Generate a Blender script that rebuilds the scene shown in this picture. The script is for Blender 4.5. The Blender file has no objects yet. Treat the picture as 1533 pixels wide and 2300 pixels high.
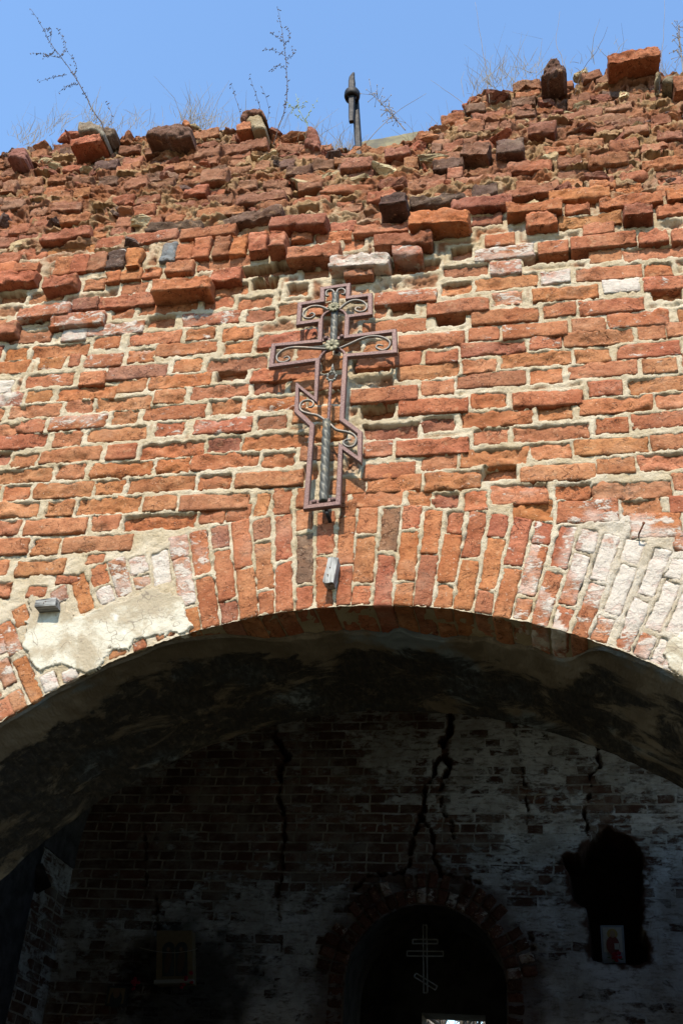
import bpy, bmesh, math, random
import numpy as np
from mathutils import Vector, Matrix

# ------------------------------------------------------------------ camera, sky, sun, exposure
scene = bpy.context.scene
COL = scene.collection
cam_d = bpy.data.cameras.new("camera")
cam = bpy.data.objects.new("camera", cam_d)
COL.objects.link(cam)
scene.camera = cam
F, PITCH, ROLL, YAW = 2482.164, math.radians(33.92666), math.radians(4.91431), math.radians(-14.10477)
DIST, EYE = 3.2666, 1.6
cam_d.sensor_fit = 'VERTICAL'
cam_d.sensor_height = 24.0
cam_d.lens = F / 2300 * 24.0
cam_d.clip_start, cam_d.clip_end = 0.05, 2000
def cam_axis(r, u, f):
    c, s = math.cos(ROLL), math.sin(ROLL)
    r, u = c * r - s * u, s * r + c * u
    U = u * math.cos(PITCH) + f * math.sin(PITCH)
    Fw = f * math.cos(PITCH) - u * math.sin(PITCH)
    return Vector((r * math.cos(YAW) + Fw * math.sin(YAW), Fw * math.cos(YAW) - r * math.sin(YAW), U))
ax, ay, az = cam_axis(1, 0, 0), cam_axis(0, 1, 0), -cam_axis(0, 0, 1)
cam.matrix_world = Matrix(((ax.x, ay.x, az.x, 0), (ax.y, ay.y, az.y, -DIST), (ax.z, ay.z, az.z, EYE), (0, 0, 0, 1)))

SUN_AZ, SUN_EL = math.radians(3), math.radians(46)      # azimuth: degrees to the left of straight behind the camera
wd = bpy.data.worlds.new("World")
scene.world = wd
wd.use_nodes = True
wn = wd.node_tree
bg = wn.nodes["Background"]
sky = wn.nodes.new("ShaderNodeTexSky")
sky.sky_type = 'NISHITA'
sky.sun_disc = False
sky.sun_elevation = SUN_EL
sky.sun_rotation = math.pi + SUN_AZ
sky.altitude = 150
sky.air_density = 1.6
sky.dust_density = 0.0
sky.ozone_density = 6.0
wn.links.new(sky.outputs[0], bg.inputs[0])
bg.inputs[1].default_value = 0.15
sl = bpy.data.lights.new("sun", 'SUN')
sl.energy = 3.55
sl.angle = math.radians(0.53)
sl.color = (1.0, 0.92, 0.77)
sun = bpy.data.objects.new("sun", sl)
COL.objects.link(sun)
sdir = Vector((math.sin(SUN_AZ) * math.cos(SUN_EL), math.cos(SUN_AZ) * math.cos(SUN_EL), -math.sin(SUN_EL)))
sun.rotation_euler = sdir.to_track_quat('-Z', 'Y').to_euler()
sun.location = (-3, -12, 14)
scene.view_settings.view_transform = 'Standard'
scene.view_settings.look = 'None'
scene.view_settings.exposure = 1.05
scene.view_settings.gamma = 1.0
scene.view_settings.use_curve_mapping = False
scene.cycles.max_bounces = 10
scene.cycles.diffuse_bounces = 7

# ------------------------------------------------------------------ data, metres on the wall plane (x, z)
BRICKS = [[-2.071,5.202,0.102,0,-0.01,"be",1],[-1.61,5.066,0.264,0,-0.09,"o",1],[-1.868,5.155,0.123,0,0.0,"b",1],[-2.298,5.159,0.179,0,0.0,"be",1],[-2.479,5.175,0.147,0,0.03,"be",1],[-2.267,5.029,0.255,0,-0.04,"r",5],[-2.084,5.068,0.123,0,-0.02,"p",1],[-1.883,5.065,0.265,0,-0.02,"r",1],[-2.426,4.931,0.113,0,-0.05,"R",1],[-2.34,5.02,0.144,0,0.04,"oe",1],[-2.096,4.963,0.255,0,-0.03,"r",5],[-1.896,5.007,0.11,0,0.0,"o",3],[-1.683,5.016,0.274,0,0.0,"o",2],[-2.317,4.908,0.209,0,0.0,"R",2],[-2.102,4.892,0.116,0,-0.01,"r",7],[-1.911,4.908,0.261,0,-0.01,"r",6],[-1.707,4.933,0.135,0,0.02,"oe",1],[-2.499,4.834,0.125,0,0.0,"r",2],[-2.363,4.812,0.112,0,0.0,"o",2],[-2.152,4.81,0.264,0,0.0,"oe",1],[-1.941,4.834,0.125,0,0.0,"o",2],[-1.718,4.833,0.245,0,0.0,"r",3],[-2.421,4.733,0.279,0,0.0,"o",1],[-2.176,4.738,0.126,0,0.0,"o",4],[-2.068,4.743,0.049,0,0.0,"r",3],[-1.936,4.729,0.177,0,0.0,"r",4],[-1.761,4.737,0.122,0,0.0,"o",4],[-1.561,4.755,0.274,0,0.0,"r",3],[-2.394,4.623,0.127,0,0.0,"r",8],[-2.164,4.64,0.222,0,0.0,"r",3],[-1.961,4.622,0.117,0,-0.02,"o",1],[-1.763,4.645,0.272,0,0.0,"p",3],[-1.538,4.657,0.132,0,0.0,"o",1],[-2.356,4.541,0.191,0,0.0,"R",6],[-2.191,4.551,0.124,0,0.0,"b",1],[-1.97,4.549,0.264,0,0.0,"oe",1],[-1.774,4.569,0.125,0,0.0,"b",1],[-1.561,4.573,0.273,0,0.0,"o",3],[-2.395,4.461,0.125,0,0.0,"b",1],[-2.187,4.471,0.237,0,0.0,"b",1],[-1.992,4.481,0.126,0,0.0,"be",1],[-1.793,4.475,0.247,0,0.0,"be",1],[-1.59,4.494,0.135,0,0.0,"b",1],[-2.312,4.372,0.133,0,0.0,"be",1],[-2.183,4.386,0.121,0,0.0,"b",1],[-1.974,4.388,0.256,0,-0.01,"r",5],[-1.771,4.399,0.122,0,0.0,"be",1],[-1.554,4.407,0.268,0,0.0,"r",3],[-2.256,4.309,0.316,0,0.0,"r",3],[-2.004,4.303,0.124,0,0.0,"b",1],[-1.788,4.312,0.255,0,0.0,"b",1],[-1.563,4.32,0.124,0,0.0,"r",4],[-2.308,4.23,0.126,0,0.01,"Re",1],[-2.172,4.209,0.114,0,0.0,"be",1],[-1.971,4.22,0.259,0,0.0,"b",1],[-1.749,4.215,0.124,0,-0.01,"r",1],[-1.537,4.212,0.271,0,0.0,"oe",1],[-2.171,4.13,0.282,0,0.0,"be",1],[-1.951,4.134,0.121,0,0.0,"be",1],[-1.734,4.129,0.261,0,0.0,"oe",1],[-1.516,4.13,0.14,0,0.0,"oe",1],[-2.167,4.046,0.122,0,0.0,"oe",1],[-2.295,4.049,0.113,0,0.0,"b",1],[-1.963,4.043,0.254,0,0.0,"b",1],[-1.766,4.046,0.122,0,0.0,"oe",1],[-1.552,4.045,0.276,0,0.0,"be",1],[-2.183,3.959,0.267,0,0.0,"b",1],[-1.958,3.956,0.113,0,0.0,"b",1],[-1.757,3.957,0.263,0,0.0,"oe",1],[-1.541,3.953,0.135,0,0.0,"b",1],[-2.179,3.876,0.147,0,0.0,"b",1],[-1.959,3.871,0.261,0,0.0,"b",1],[-1.751,3.875,0.12,0,0.0,"b",1],[-1.532,3.871,0.295,0,0.01,"oe",1],[-2.171,3.784,0.241,0,0.0,"b",1],[-1.981,3.779,0.114,0,0.0,"o",1],[-1.763,3.78,0.284,0,0.0,"b",1],[-2.172,3.691,0.119,0,0.0,"b",1],[-1.976,3.686,0.203,0,0.0,"b",3],[-2.137,3.594,0.134,0,0.0,"b",1],[-1.965,3.579,0.08,0.05,0.0,"r",2],[-1.847,3.627,0.103,0.04,0.0,"r",2],[-1.758,3.714,0.075,0.045,0.0,"r",2],[-1.442,5.088,0.236,0,0.01,"be",1],[-1.255,5.104,0.128,0,0.06,"oe",1],[-1.102,5.051,0.104,0,0.02,"oe",1],[-1.45,5.015,0.138,0,0.0,"re",1],[-1.285,4.997,0.162,0,0.01,"re",1],[-1.475,4.918,0.265,0,-0.01,"r",5],[-1.251,4.912,0.129,0,-0.01,"Re",1],[-1.13,4.931,0.092,0,-0.01,"Re",1],[-1.509,4.836,0.126,0,0.0,"o",3],[-1.34,4.817,0.134,0,0.0,"oe",1],[-1.12,4.757,0.255,0,-0.01,"r",1],[-1.332,4.736,0.127,0,0.0,"o",1],[-1.218,4.733,0.066,0,0.01,"r",1],[-0.992,4.66,0.147,0,0.0,"r",3],[-1.538,4.657,0.123,0,0.0,"o",1],[-1.321,4.644,0.267,0,0.0,"Re",1],[-1.106,4.565,0.288,0,-0.01,"r",1],[-1.34,4.592,0.131,0,0.03,"oe",1],[-1.374,4.498,0.249,0,0.0,"b",1],[-1.167,4.502,0.137,0,0.0,"Re",1],[-0.966,4.501,0.22,0,-0.01,"b",1],[-1.128,4.413,0.25,0,0.0,"o",4],[-1.34,4.415,0.133,0,0.0,"be",1],[-0.926,4.424,0.147,0,0.0,"oe",1],[-0.947,4.335,0.206,0,-0.01,"b",1],[-0.911,4.6,0.092,0,0.0,"o",1],[-1.338,4.313,0.247,0,-0.01,"r",4],[-1.136,4.316,0.124,0,0.0,"Re",1],[-0.891,4.256,0.131,0,0.0,"oe",1],[-1.322,4.223,0.137,0,0.0,"Re",1],[-1.111,4.218,0.27,0,0.0,"oe",1],[-0.902,4.233,0.15,0,0.02,"oe",1],[-1.303,4.136,0.27,0,0.0,"oe",1],[-1.089,4.131,0.132,0,0.0,"oe",1],[-0.957,4.148,0.094,0,0.0,"R",1],[-0.869,4.141,0.055,0,0.0,"R",1],[-1.334,4.043,0.131,0,0.0,"oe",1],[-1.117,4.032,0.27,0,-0.02,"b",1],[-0.957,4.058,0.064,0,0.02,"oe",1],[-1.322,3.943,0.277,0,-0.01,"b",1],[-1.323,3.883,0.106,0,0.0,"r",1],[-1.218,3.887,0.096,0,0.0,"r",1],[-1.132,3.921,0.062,0.11,0.0,"o",1],[-1.052,3.929,0.07,0.12,0.0,"r",1],[-0.979,3.938,0.038,0.09,0.0,"r",1],[-0.625,4.932,0.261,0,-0.03,"r",4],[-0.414,4.962,0.128,0,0.0,"oe",1],[-0.207,4.972,0.256,0,0.0,"b",1],[-0.821,4.974,0.075,0,0.0,"b",5],[-0.729,4.871,0.056,0,0.0,"r",2],[-0.634,4.872,0.108,0,0.02,"oe",1],[-0.406,4.847,0.258,0,-0.04,"r",1],[-0.204,4.881,0.129,0,0.0,"o",5],[-0.666,4.777,0.27,0,0.0,"r",1],[-0.436,4.795,0.124,0,0.04,"oe",1],[-0.216,4.775,0.265,0,-0.02,"r",1],[-0.51,4.676,0.267,0,-0.02,"r",2],[-0.301,4.693,0.125,0,-0.01,"r",2],[-0.1,4.689,0.251,0,-0.01,"r",3],[-0.73,4.678,0.115,0,0.01,"o",1],[-0.849,4.701,0.098,0,0.02,"oe",1],[-0.682,4.593,0.264,0,-0.01,"r",1],[-0.467,4.588,0.129,0,-0.02,"r",3],[-0.264,4.611,0.257,0,-0.01,"R",2],[-0.519,4.517,0.246,0,-0.01,"b",1],[-0.318,4.526,0.136,0,0.0,"b",1],[-0.1,4.538,0.273,0,0.0,"b",1],[-0.75,4.576,0.151,0,0.07,"oe",1],[-0.69,4.406,0.267,0,-0.03,"r",1],[-0.48,4.431,0.127,0,0.0,"b",1],[-0.274,4.452,0.268,0,0.0,"R",1],[-0.493,4.334,0.267,0,-0.02,"r",1],[-0.279,4.348,0.135,0,0.0,"oe",1],[-0.061,4.333,0.264,0,-0.02,"r",1],[-0.255,4.257,0.269,0,0.0,"oe",1],[-0.713,4.333,0.13,0,0.05,"oe",1],[-0.655,4.232,0.219,0,0.02,"Re",1],[-0.473,4.254,0.125,0,0.01,"Re",1],[-0.491,4.137,0.275,0,-0.02,"r",1],[-0.275,4.176,0.131,0,0.0,"be",1],[-0.054,4.173,0.278,0,0.0,"be",1],[-0.699,4.145,0.109,0,-0.01,"r",3],[-0.652,4.041,0.195,0,-0.01,"r",1],[-0.465,4.066,0.134,0,0.0,"be",1],[-0.265,4.077,0.251,0,0.0,"be",1],[-0.807,3.982,0.137,0,0.0,"o",1],[-0.631,3.982,0.202,0,0.0,"o",1],[-0.416,3.978,0.206,0.085,0.0,"o",3],[-0.246,4.008,0.126,0,0.03,"re",1],[-0.69,3.916,0.195,0,0.0,"o",1],[-0.535,3.908,0.087,0,0.0,"o",1],[-0.434,3.893,0.093,0,0.0,"Re",1],[-0.331,3.882,0.087,0.085,0.0,"o",2],[-0.813,3.924,0.029,0,0.0,"r",1],[-0.177,3.904,0.206,0.09,0.0,"o",3],[-0.797,3.879,0.055,0,0.0,"r",1],[-0.01,4.972,0.123,0,-0.01,"r",7],[0.203,4.97,0.261,0,0.0,"b",1],[0.393,4.964,0.112,0,0.0,"oe",1],[0.026,4.874,0.261,0,-0.01,"o",2],[0.246,4.892,0.144,0,0.0,"r",8],[0.443,4.884,0.225,0,-0.01,"r",3],[0.001,4.79,0.127,0,-0.01,"r",2],[0.202,4.784,0.25,0,-0.01,"r",3],[0.414,4.829,0.12,0,0.03,"oe",1],[0.109,4.696,0.125,0,0.0,"be",1],[0.296,4.701,0.232,0,0.0,"r",4],[0.503,4.701,0.112,0,0.0,"b",1],[-0.06,4.625,0.126,0,0.0,"r",4],[0.141,4.624,0.266,0,0.0,"b",1],[0.341,4.628,0.104,0,0.0,"b",1],[0.464,4.632,0.132,0,0.0,"b",2],[0.114,4.536,0.129,0,0.0,"be",1],[0.322,4.54,0.235,0,0.0,"r",3],[-0.063,4.449,0.127,0,0.0,"o",1],[0.148,4.459,0.256,0,0.0,"b",1],[0.356,4.455,0.126,0,0.0,"b",2],[0.496,4.475,0.117,0,0.0,"b",1],[0.152,4.366,0.125,0,0.0,"r",3],[0.351,4.364,0.235,0,0.0,"b",1],[0.186,4.281,0.265,0,0.0,"b",1],[0.431,4.283,0.204,0,0.0,"be",1],[-0.039,4.269,0.132,0,0.0,"be",1],[0.166,4.187,0.118,0,0.0,"r",1],[0.36,4.197,0.248,0,0.0,"r",2],[-0.06,4.088,0.146,0,0.0,"be",1],[0.156,4.092,0.265,0,0.0,"b",1],[0.384,4.097,0.178,0,0.0,"b",1],[-0.036,3.987,0.268,0,-0.01,"b",1],[0.167,4.005,0.133,0,0.0,"b",1],[0.354,4.008,0.219,0,0.0,"be",1],[0.012,3.901,0.127,0,0.0,"oe",1],[0.215,3.893,0.271,0,-0.01,"be",1],[0.403,3.919,0.101,0,0.0,"b",1],[-0.131,3.828,0.15,0.09,0.0,"o",2],[0.058,3.814,0.214,0.1,0.0,"r",2],[0.241,3.819,0.136,0,0.0,"be",1],[0.388,3.822,0.111,0,0.0,"r",1],[0.284,3.742,0.17,0.1,0.0,"o",3],[-2.749,6.013,0.128,0,0.115,"d",1],[-2.589,5.931,0.11,0,0.112,"re",1],[-2.417,5.916,0.171,0,0.078,"r",1],[-2.605,5.723,0.119,0,0.039,"r",1],[-2.498,5.773,0.138,0,0.071,"Re",1],[-2.31,5.591,0.259,0,-0.013,"r",1],[-2.374,5.843,0.12,0,0.119,"be",1],[-2.216,5.808,0.124,0,0.11,"be",1],[-2.132,5.957,0.122,0,0.12,"r",1],[-1.978,5.904,0.135,0,0.085,"r",2],[-1.977,5.769,0.145,0,0.05,"r",1],[-1.963,5.676,0.253,0,0.037,"r",2],[-1.757,5.568,0.271,0,-0.009,"d",1],[-2.66,5.611,0.143,0,0.031,"Re",1],[-2.541,5.643,0.118,0,0.039,"Re",4],[-2.271,5.497,0.252,0,0.036,"oe",1],[-2.079,5.525,0.142,0,0.032,"r",3],[-1.857,5.5,0.26,0,0.006,"r",3],[-2.586,5.457,0.149,0,-0.003,"r",1],[-2.45,5.474,0.109,0,0.03,"re",1],[-2.247,5.328,0.087,0.12,-0.027,"r",0],[-2.166,5.337,0.083,0.12,-0.025,"r",1],[-2.082,5.344,0.089,0.12,-0.024,"R",3],[-1.989,5.345,0.085,0.12,-0.024,"d",3],[-1.891,5.315,0.078,0.12,-0.048,"o",0],[-1.735,5.353,0.073,0.12,-0.023,"g",2],[-2.581,5.38,0.136,0,-0.008,"o",1],[-2.434,5.348,0.124,0,-0.033,"r",1],[-2.471,5.253,0.235,0,-0.06,"r",1],[-2.222,5.193,0.166,0,-0.06,"r",2],[-1.981,5.224,0.068,0,-0.02,"o",1],[-1.893,5.231,0.098,0,-0.02,"o",1],[-1.798,5.236,0.084,0,-0.02,"o",1],[-1.661,5.237,0.127,0,-0.03,"r",1],[-1.58,5.807,0.127,0,0.07,"R",1],[-1.37,5.771,0.259,0,0.05,"Re",1],[-1.556,5.689,0.255,0,0.05,"o",1],[-1.346,5.557,0.256,0,-0.031,"d",1],[-1.121,5.423,0.26,0,-0.06,"R",1],[-1.57,5.48,0.267,0,-0.008,"r",1],[-1.033,5.208,0.231,0,-0.07,"r",1],[-0.933,5.438,0.118,0,0.013,"r",1],[-1.175,5.813,0.138,0,0.141,"Re",1],[-1.463,5.26,0.251,0,0.0,"b",1],[-1.246,5.187,0.262,0,0.04,"Re",1],[-1.027,5.14,0.125,0,0.02,"R",1],[-0.823,5.124,0.258,0,-0.07,"r",7],[-1.656,5.349,0.076,0.13,-0.023,"r",0],[-1.577,5.358,0.078,0.13,-0.022,"o",1],[-1.481,5.355,0.074,0.13,-0.022,"R",0],[-1.396,5.342,0.074,0.13,-0.034,"o",0],[-1.298,5.319,0.083,0.12,-0.058,"r",0],[-1.2,5.292,0.075,0.11,-0.09,"r",1],[-1.43,5.151,0.139,0,-0.04,"r",1],[-0.824,5.082,0.126,0,-0.05,"r",3],[-0.912,5.612,0.115,0,0.041,"Re",1],[-0.773,5.641,0.135,0,0.008,"r",1],[-0.692,5.472,0.121,0,-0.09,"d",1],[-0.504,5.509,0.257,0,-0.052,"d",1],[-0.309,5.452,0.267,0,-0.034,"R",1],[-0.484,5.312,0.257,0.085,-0.099,"o",0],[-0.287,5.373,0.125,0,0.001,"Re",1],[-0.082,5.356,0.236,0,-0.062,"r",1],[-0.834,5.423,0.135,0,0.01,"Re",3],[-0.87,5.297,0.099,0,0.0,"r",1],[-0.641,5.227,0.254,0,-0.07,"R",1],[-0.621,5.163,0.125,0,-0.06,"r",5],[-0.618,5.116,0.269,0,0.02,"oe",1],[-0.398,5.175,0.094,0,0.03,"be",1],[-0.215,5.144,0.249,0,-0.01,"r",6],[-0.231,5.221,0.125,0,-0.01,"r",3],[-0.376,5.066,0.19,0,0.01,"Re",2],[-0.21,5.05,0.129,0,-0.01,"r",6],[0.111,5.462,0.257,0,-0.012,"o",1],[0.318,5.515,0.127,0,0.039,"oe",1],[0.113,5.42,0.125,0,0.02,"be",1],[0.319,5.369,0.258,0,-0.03,"o",1],[0.534,5.375,0.147,0,-0.029,"o",1],[-0.052,5.278,0.128,0,-0.05,"o",1],[0.144,5.282,0.257,0,-0.02,"be",1],[0.34,5.261,0.12,0,-0.07,"R",1],[0.508,5.296,0.183,0,-0.02,"be",1],[0.176,5.223,0.125,0,-0.02,"r",1],[-0.013,5.146,0.126,0,-0.01,"r",3],[0.191,5.144,0.264,0,-0.02,"r",1],[0.389,5.138,0.119,0,-0.02,"r",1],[0.52,5.129,0.122,0,-0.02,"r",1],[0.0,5.097,0.276,0,0.04,"oe",1],[0.196,5.072,0.13,0,0.0,"b",1],[0.398,5.063,0.266,0,0.0,"be",1],[-2.876,6.262,0.082,0.1,0.185,"o",0],[-2.99,6.53,0.093,0,0.284,"Re",1],[-2.867,6.708,0.108,0,0.323,"be",1],[-2.616,6.334,0.129,0,0.226,"o",1],[-2.43,6.217,0.119,0,0.172,"oe",1],[-2.513,6.08,0.15,0,0.123,"oe",1],[-2.384,6.066,0.094,0,0.129,"oe",1],[-2.287,6.198,0.111,0,0.177,"de",1],[-2.102,6.112,0.14,0,0.132,"re",1],[-1.947,6.062,0.137,0,0.128,"be",1],[-2.353,6.399,0.134,0,0.215,"de",1],[-2.558,6.451,0.13,0,0.251,"re",1],[-2.786,6.504,0.126,0,0.277,"Re",1],[-2.238,6.478,0.135,0,0.279,"Re",1],[-2.091,6.552,0.175,0,0.281,"Re",1],[-2.307,6.645,0.138,0,0.323,"Re",1],[-2.727,6.711,0.121,0,0.313,"Re",1],[-3.005,6.659,0.13,0,0.313,"Re",1],[-1.785,6.417,0.149,0.11,0.221,"Re",0],[-1.565,6.386,0.253,0.09,0.191,"Re",0],[-1.914,6.264,0.154,0,0.186,"be",1],[-1.651,6.031,0.145,0.1,0.08,"r",0],[-1.734,5.929,0.127,0,0.092,"r",1],[-1.741,6.329,0.07,0,0.225,"b",1],[-1.593,6.333,0.133,0,0.216,"re",1],[-1.563,6.163,0.124,0,0.177,"be",1],[-1.439,6.171,0.08,0,0.179,"be",1],[-1.3,6.141,0.072,0,0.16,"de",1],[-1.223,6.032,0.124,0,0.12,"de",1],[-1.471,5.932,0.107,0,0.103,"be",1],[-1.324,5.903,0.123,0,0.085,"Re",1],[-1.141,5.844,0.12,0,0.069,"Re",1],[-0.947,5.771,0.26,0,0.051,"r",1],[-1.33,6.347,0.106,0,0.21,"Re",1],[-1.113,6.089,0.13,0,0.146,"de",1],[-1.971,6.548,0.12,0,0.28,"Re",1],[-1.2,6.212,0.115,0,0.181,"be",1],[-0.98,6.006,0.098,0,0.113,"de",1],[-1.855,6.678,0.148,0,0.313,"be",1],[-1.621,6.601,0.157,0,0.296,"Re",1],[-0.918,5.965,0.153,0.08,0.062,"R",0],[-0.9,5.9,0.113,0,0.094,"Re",1],[-0.735,5.767,0.129,0,0.049,"Re",1],[-0.734,6.087,0.12,0,0.115,"R",1],[-0.659,5.977,0.079,0,0.115,"be",1],[-0.621,5.767,0.093,0,0.08,"be",1],[-0.547,5.779,0.13,0,0.073,"Re",1],[-0.44,5.787,0.081,0,0.055,"r",1],[-0.544,6.099,0.051,0,0.139,"de",1],[-0.46,6.102,0.107,0,0.139,"Re",1],[-0.474,5.87,0.136,0,0.056,"d",1],[-0.348,5.948,0.135,0.08,0.037,"d",0],[-0.184,5.914,0.138,0.085,0.028,"d",0],[-0.325,5.818,0.115,0,0.093,"Re",1],[-0.31,5.719,0.264,0,0.058,"r",1],[-0.301,5.593,0.126,0,0.007,"d",1],[-0.108,5.515,0.235,0,-0.031,"R",1],[-0.51,5.711,0.115,0,0.055,"r",1],[-0.381,6.279,0.129,0,0.17,"r",1],[-0.282,6.291,0.069,0,0.194,"Re",1],[-0.216,6.285,0.062,0,0.192,"Re",1],[-0.371,6.556,0.107,0,0.272,"d",1],[-0.268,6.502,0.1,0,0.276,"re",1],[-0.79,5.96,0.102,0,0.13,"be",1],[-0.459,6.0,0.089,0,0.121,"Re",1],[-0.123,6.598,0.13,0,0.285,"de",1],[-0.111,6.408,0.103,0,0.218,"Re",1],[-0.037,6.153,0.126,0.08,0.134,"R",0],[0.019,5.941,0.095,0,0.105,"o",1],[0.159,6.594,0.11,0,0.324,"Re",1],[0.252,6.105,0.091,0,0.14,"re",1],[0.391,6.019,0.114,0,0.096,"R",1],[0.514,6.141,0.092,0,0.161,"Re",1],[0.533,5.925,0.113,0,0.091,"R",1],[0.327,5.891,0.139,0,0.092,"r",1],[0.185,5.939,0.11,0,0.115,"o",1],[0.456,5.837,0.126,0,0.088,"re",1],[0.08,5.781,0.118,0,0.053,"r",1],[0.249,5.747,0.172,0,0.045,"o",1],[0.51,5.667,0.263,0,0.025,"o",1],[-0.099,5.78,0.209,0,0.053,"r",1],[0.124,5.708,0.204,0,0.085,"Re",1],[0.301,5.697,0.131,0,0.082,"Re",1],[0.497,5.604,0.118,0,0.06,"Re",1],[0.415,6.478,0.118,0,0.279,"oe",1],[0.559,6.514,0.084,0,0.34,"Re",1],[0.351,6.791,0.123,0,0.313,"re",1],[0.3,6.723,0.122,0,0.313,"Re",1],[0.086,6.725,0.106,0,0.323,"be",1],[0.255,6.438,0.163,0,0.267,"oe",1],[0.403,6.295,0.098,0,0.225,"be",1],[0.227,6.769,0.1,0,0.313,"Re",1],[0.548,6.56,0.101,0,0.303,"Re",1],[0.657,6.56,0.083,0,0.294,"Re",1]]
VOUS = [[-0.795,3.742,0.064,0.204,0.028,"r",1],[-0.787,3.552,0.052,0.152,0.057,"r",1],[-0.721,3.825,0.08,0.117,0.022,"r",1],[-0.723,3.659,0.076,0.194,0.017,"b",0],[-0.724,3.51,0.068,0.081,-0.014,"r",1],[-0.639,3.78,0.07,0.19,-0.019,"n",0],[-0.645,3.574,0.066,0.193,-0.003,"r",1],[-0.561,3.825,0.068,0.101,-0.006,"r",1],[-0.567,3.665,0.066,0.205,-0.023,"o",0],[-0.576,3.516,0.065,0.079,-0.011,"o",0],[-0.485,3.763,0.065,0.185,-0.042,"o",0],[-0.501,3.564,0.065,0.203,-0.051,"R",0],[-0.407,3.795,0.064,0.094,-0.029,"re",0],[-0.42,3.645,0.064,0.198,-0.076,"o",0],[-0.436,3.498,0.062,0.084,-0.051,"b",0],[-0.334,3.74,0.065,0.195,-0.111,"r",3],[-0.36,3.536,0.064,0.198,-0.092,"o",1],[-0.25,3.772,0.065,0.096,-0.072,"r",2],[-0.274,3.615,0.064,0.207,-0.12,"o",2],[-0.298,3.466,0.059,0.085,-0.093,"b",0],[-0.183,3.702,0.064,0.199,-0.148,"r",2],[-0.222,3.502,0.062,0.187,-0.159,"o",0],[-0.099,3.733,0.067,0.092,-0.16,"r",5],[-0.135,3.584,0.062,0.199,-0.222,"o",6],[-0.172,3.435,0.055,0.082,-0.137,"r",5],[-0.03,3.673,0.062,0.176,-0.174,"r",9],[-0.092,3.47,0.06,0.214,-0.248,"r",6],[0.052,3.693,0.067,0.096,-0.215,"r",7],[0.002,3.54,0.06,0.203,-0.244,"r",9],[-0.042,3.394,0.059,0.088,-0.211,"r",7],[0.107,3.622,0.062,0.19,-0.222,"r",8],[0.043,3.426,0.056,0.2,-0.317,"r",5],[0.197,3.641,0.068,0.098,-0.189,"r",9],[0.149,3.495,0.057,0.198,-0.315,"r",8],[0.085,3.353,0.059,0.083,-0.281,"r",7],[0.262,3.556,0.058,0.19,-0.3,"r",7],[0.179,3.369,0.055,0.18,-0.361,"r",6],[0.333,3.565,0.057,0.079,-0.328,"r",9],[0.279,3.428,0.055,0.195,-0.351,"r",6],[0.211,3.287,0.054,0.08,-0.398,"r",6],[0.339,3.408,0.052,0.188,-0.407,"r",7],[0.258,3.257,0.048,0.1,-0.485,"r",8],[0.386,3.416,0.052,0.092,-0.419,"r",8],[0.32,3.272,0.051,0.176,-0.401,"r",9],[-0.874,3.777,0.066,0.185,0.069,"r",0],[-0.861,3.573,0.065,0.199,0.082,"o",0],[-0.96,3.841,0.064,0.094,0.092,"b",0],[-0.943,3.673,0.065,0.214,0.102,"n2",2],[-0.928,3.512,0.064,0.09,0.069,"r",1],[-1.03,3.768,0.066,0.198,0.125,"r",1],[-1.006,3.555,0.063,0.203,0.114,"o",0],[-1.117,3.809,0.07,0.094,0.138,"R",1],[-1.091,3.651,0.068,0.206,0.156,"b",0],[-1.065,3.49,0.057,0.1,0.134,"r",0],[-1.187,3.749,0.071,0.211,0.188,"o",0],[-1.14,3.534,0.068,0.211,0.204,"b",0],[-1.276,3.783,0.067,0.1,0.182,"p",4],[-1.237,3.619,0.068,0.219,0.225,"r",1],[-1.197,3.461,0.067,0.093,0.178,"R",1],[-1.344,3.72,0.07,0.203,0.236,"r",4],[-1.287,3.513,0.069,0.205,0.229,"r",0],[-1.43,3.749,0.072,0.103,0.204,"r",5],[-1.386,3.596,0.068,0.21,0.241,"r",6],[-1.332,3.452,0.047,0.066,0.218,"o",2],[-1.488,3.661,0.072,0.152,0.244,"r",8],[-1.577,3.675,0.073,0.08,0.267,"r",6],[-1.547,3.602,0.064,0.056,0.34,"p",4],[-1.639,3.626,0.067,0.176,0.385,"R",5],[-1.726,3.639,0.069,0.098,0.343,"o",1],[-1.683,3.552,0.061,0.077,0.434,"r",6],[-1.779,3.567,0.064,0.18,0.454,"o",1],[-1.869,3.56,0.065,0.065,0.367,"p",4],[-2.001,3.475,0.059,0.092,0.42,"o",1],[-2.022,3.389,0.057,0.151,0.523,"r",3],[-1.911,3.221,0.052,0.194,0.634,"o",0],[-1.824,3.205,0.055,0.074,0.529,"r",6],[-1.753,3.23,0.054,0.054,0.548,"r",6],[-2.002,3.244,0.055,0.116,0.565,"R",3],[-1.933,3.138,0.054,0.079,0.555,"b",1],[-1.972,3.104,0.056,0.086,0.509,"r",2],[-1.512,3.337,0.053,0.05,0.356,"r",2],[-1.454,3.357,0.055,0.024,0.53,"r",4],[-1.557,3.295,0.043,0.026,0.444,"r",4],[-2.074,3.376,0.058,0.135,0.462,"r",4],[-2.049,3.19,0.057,0.126,0.439,"r",2]]
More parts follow.
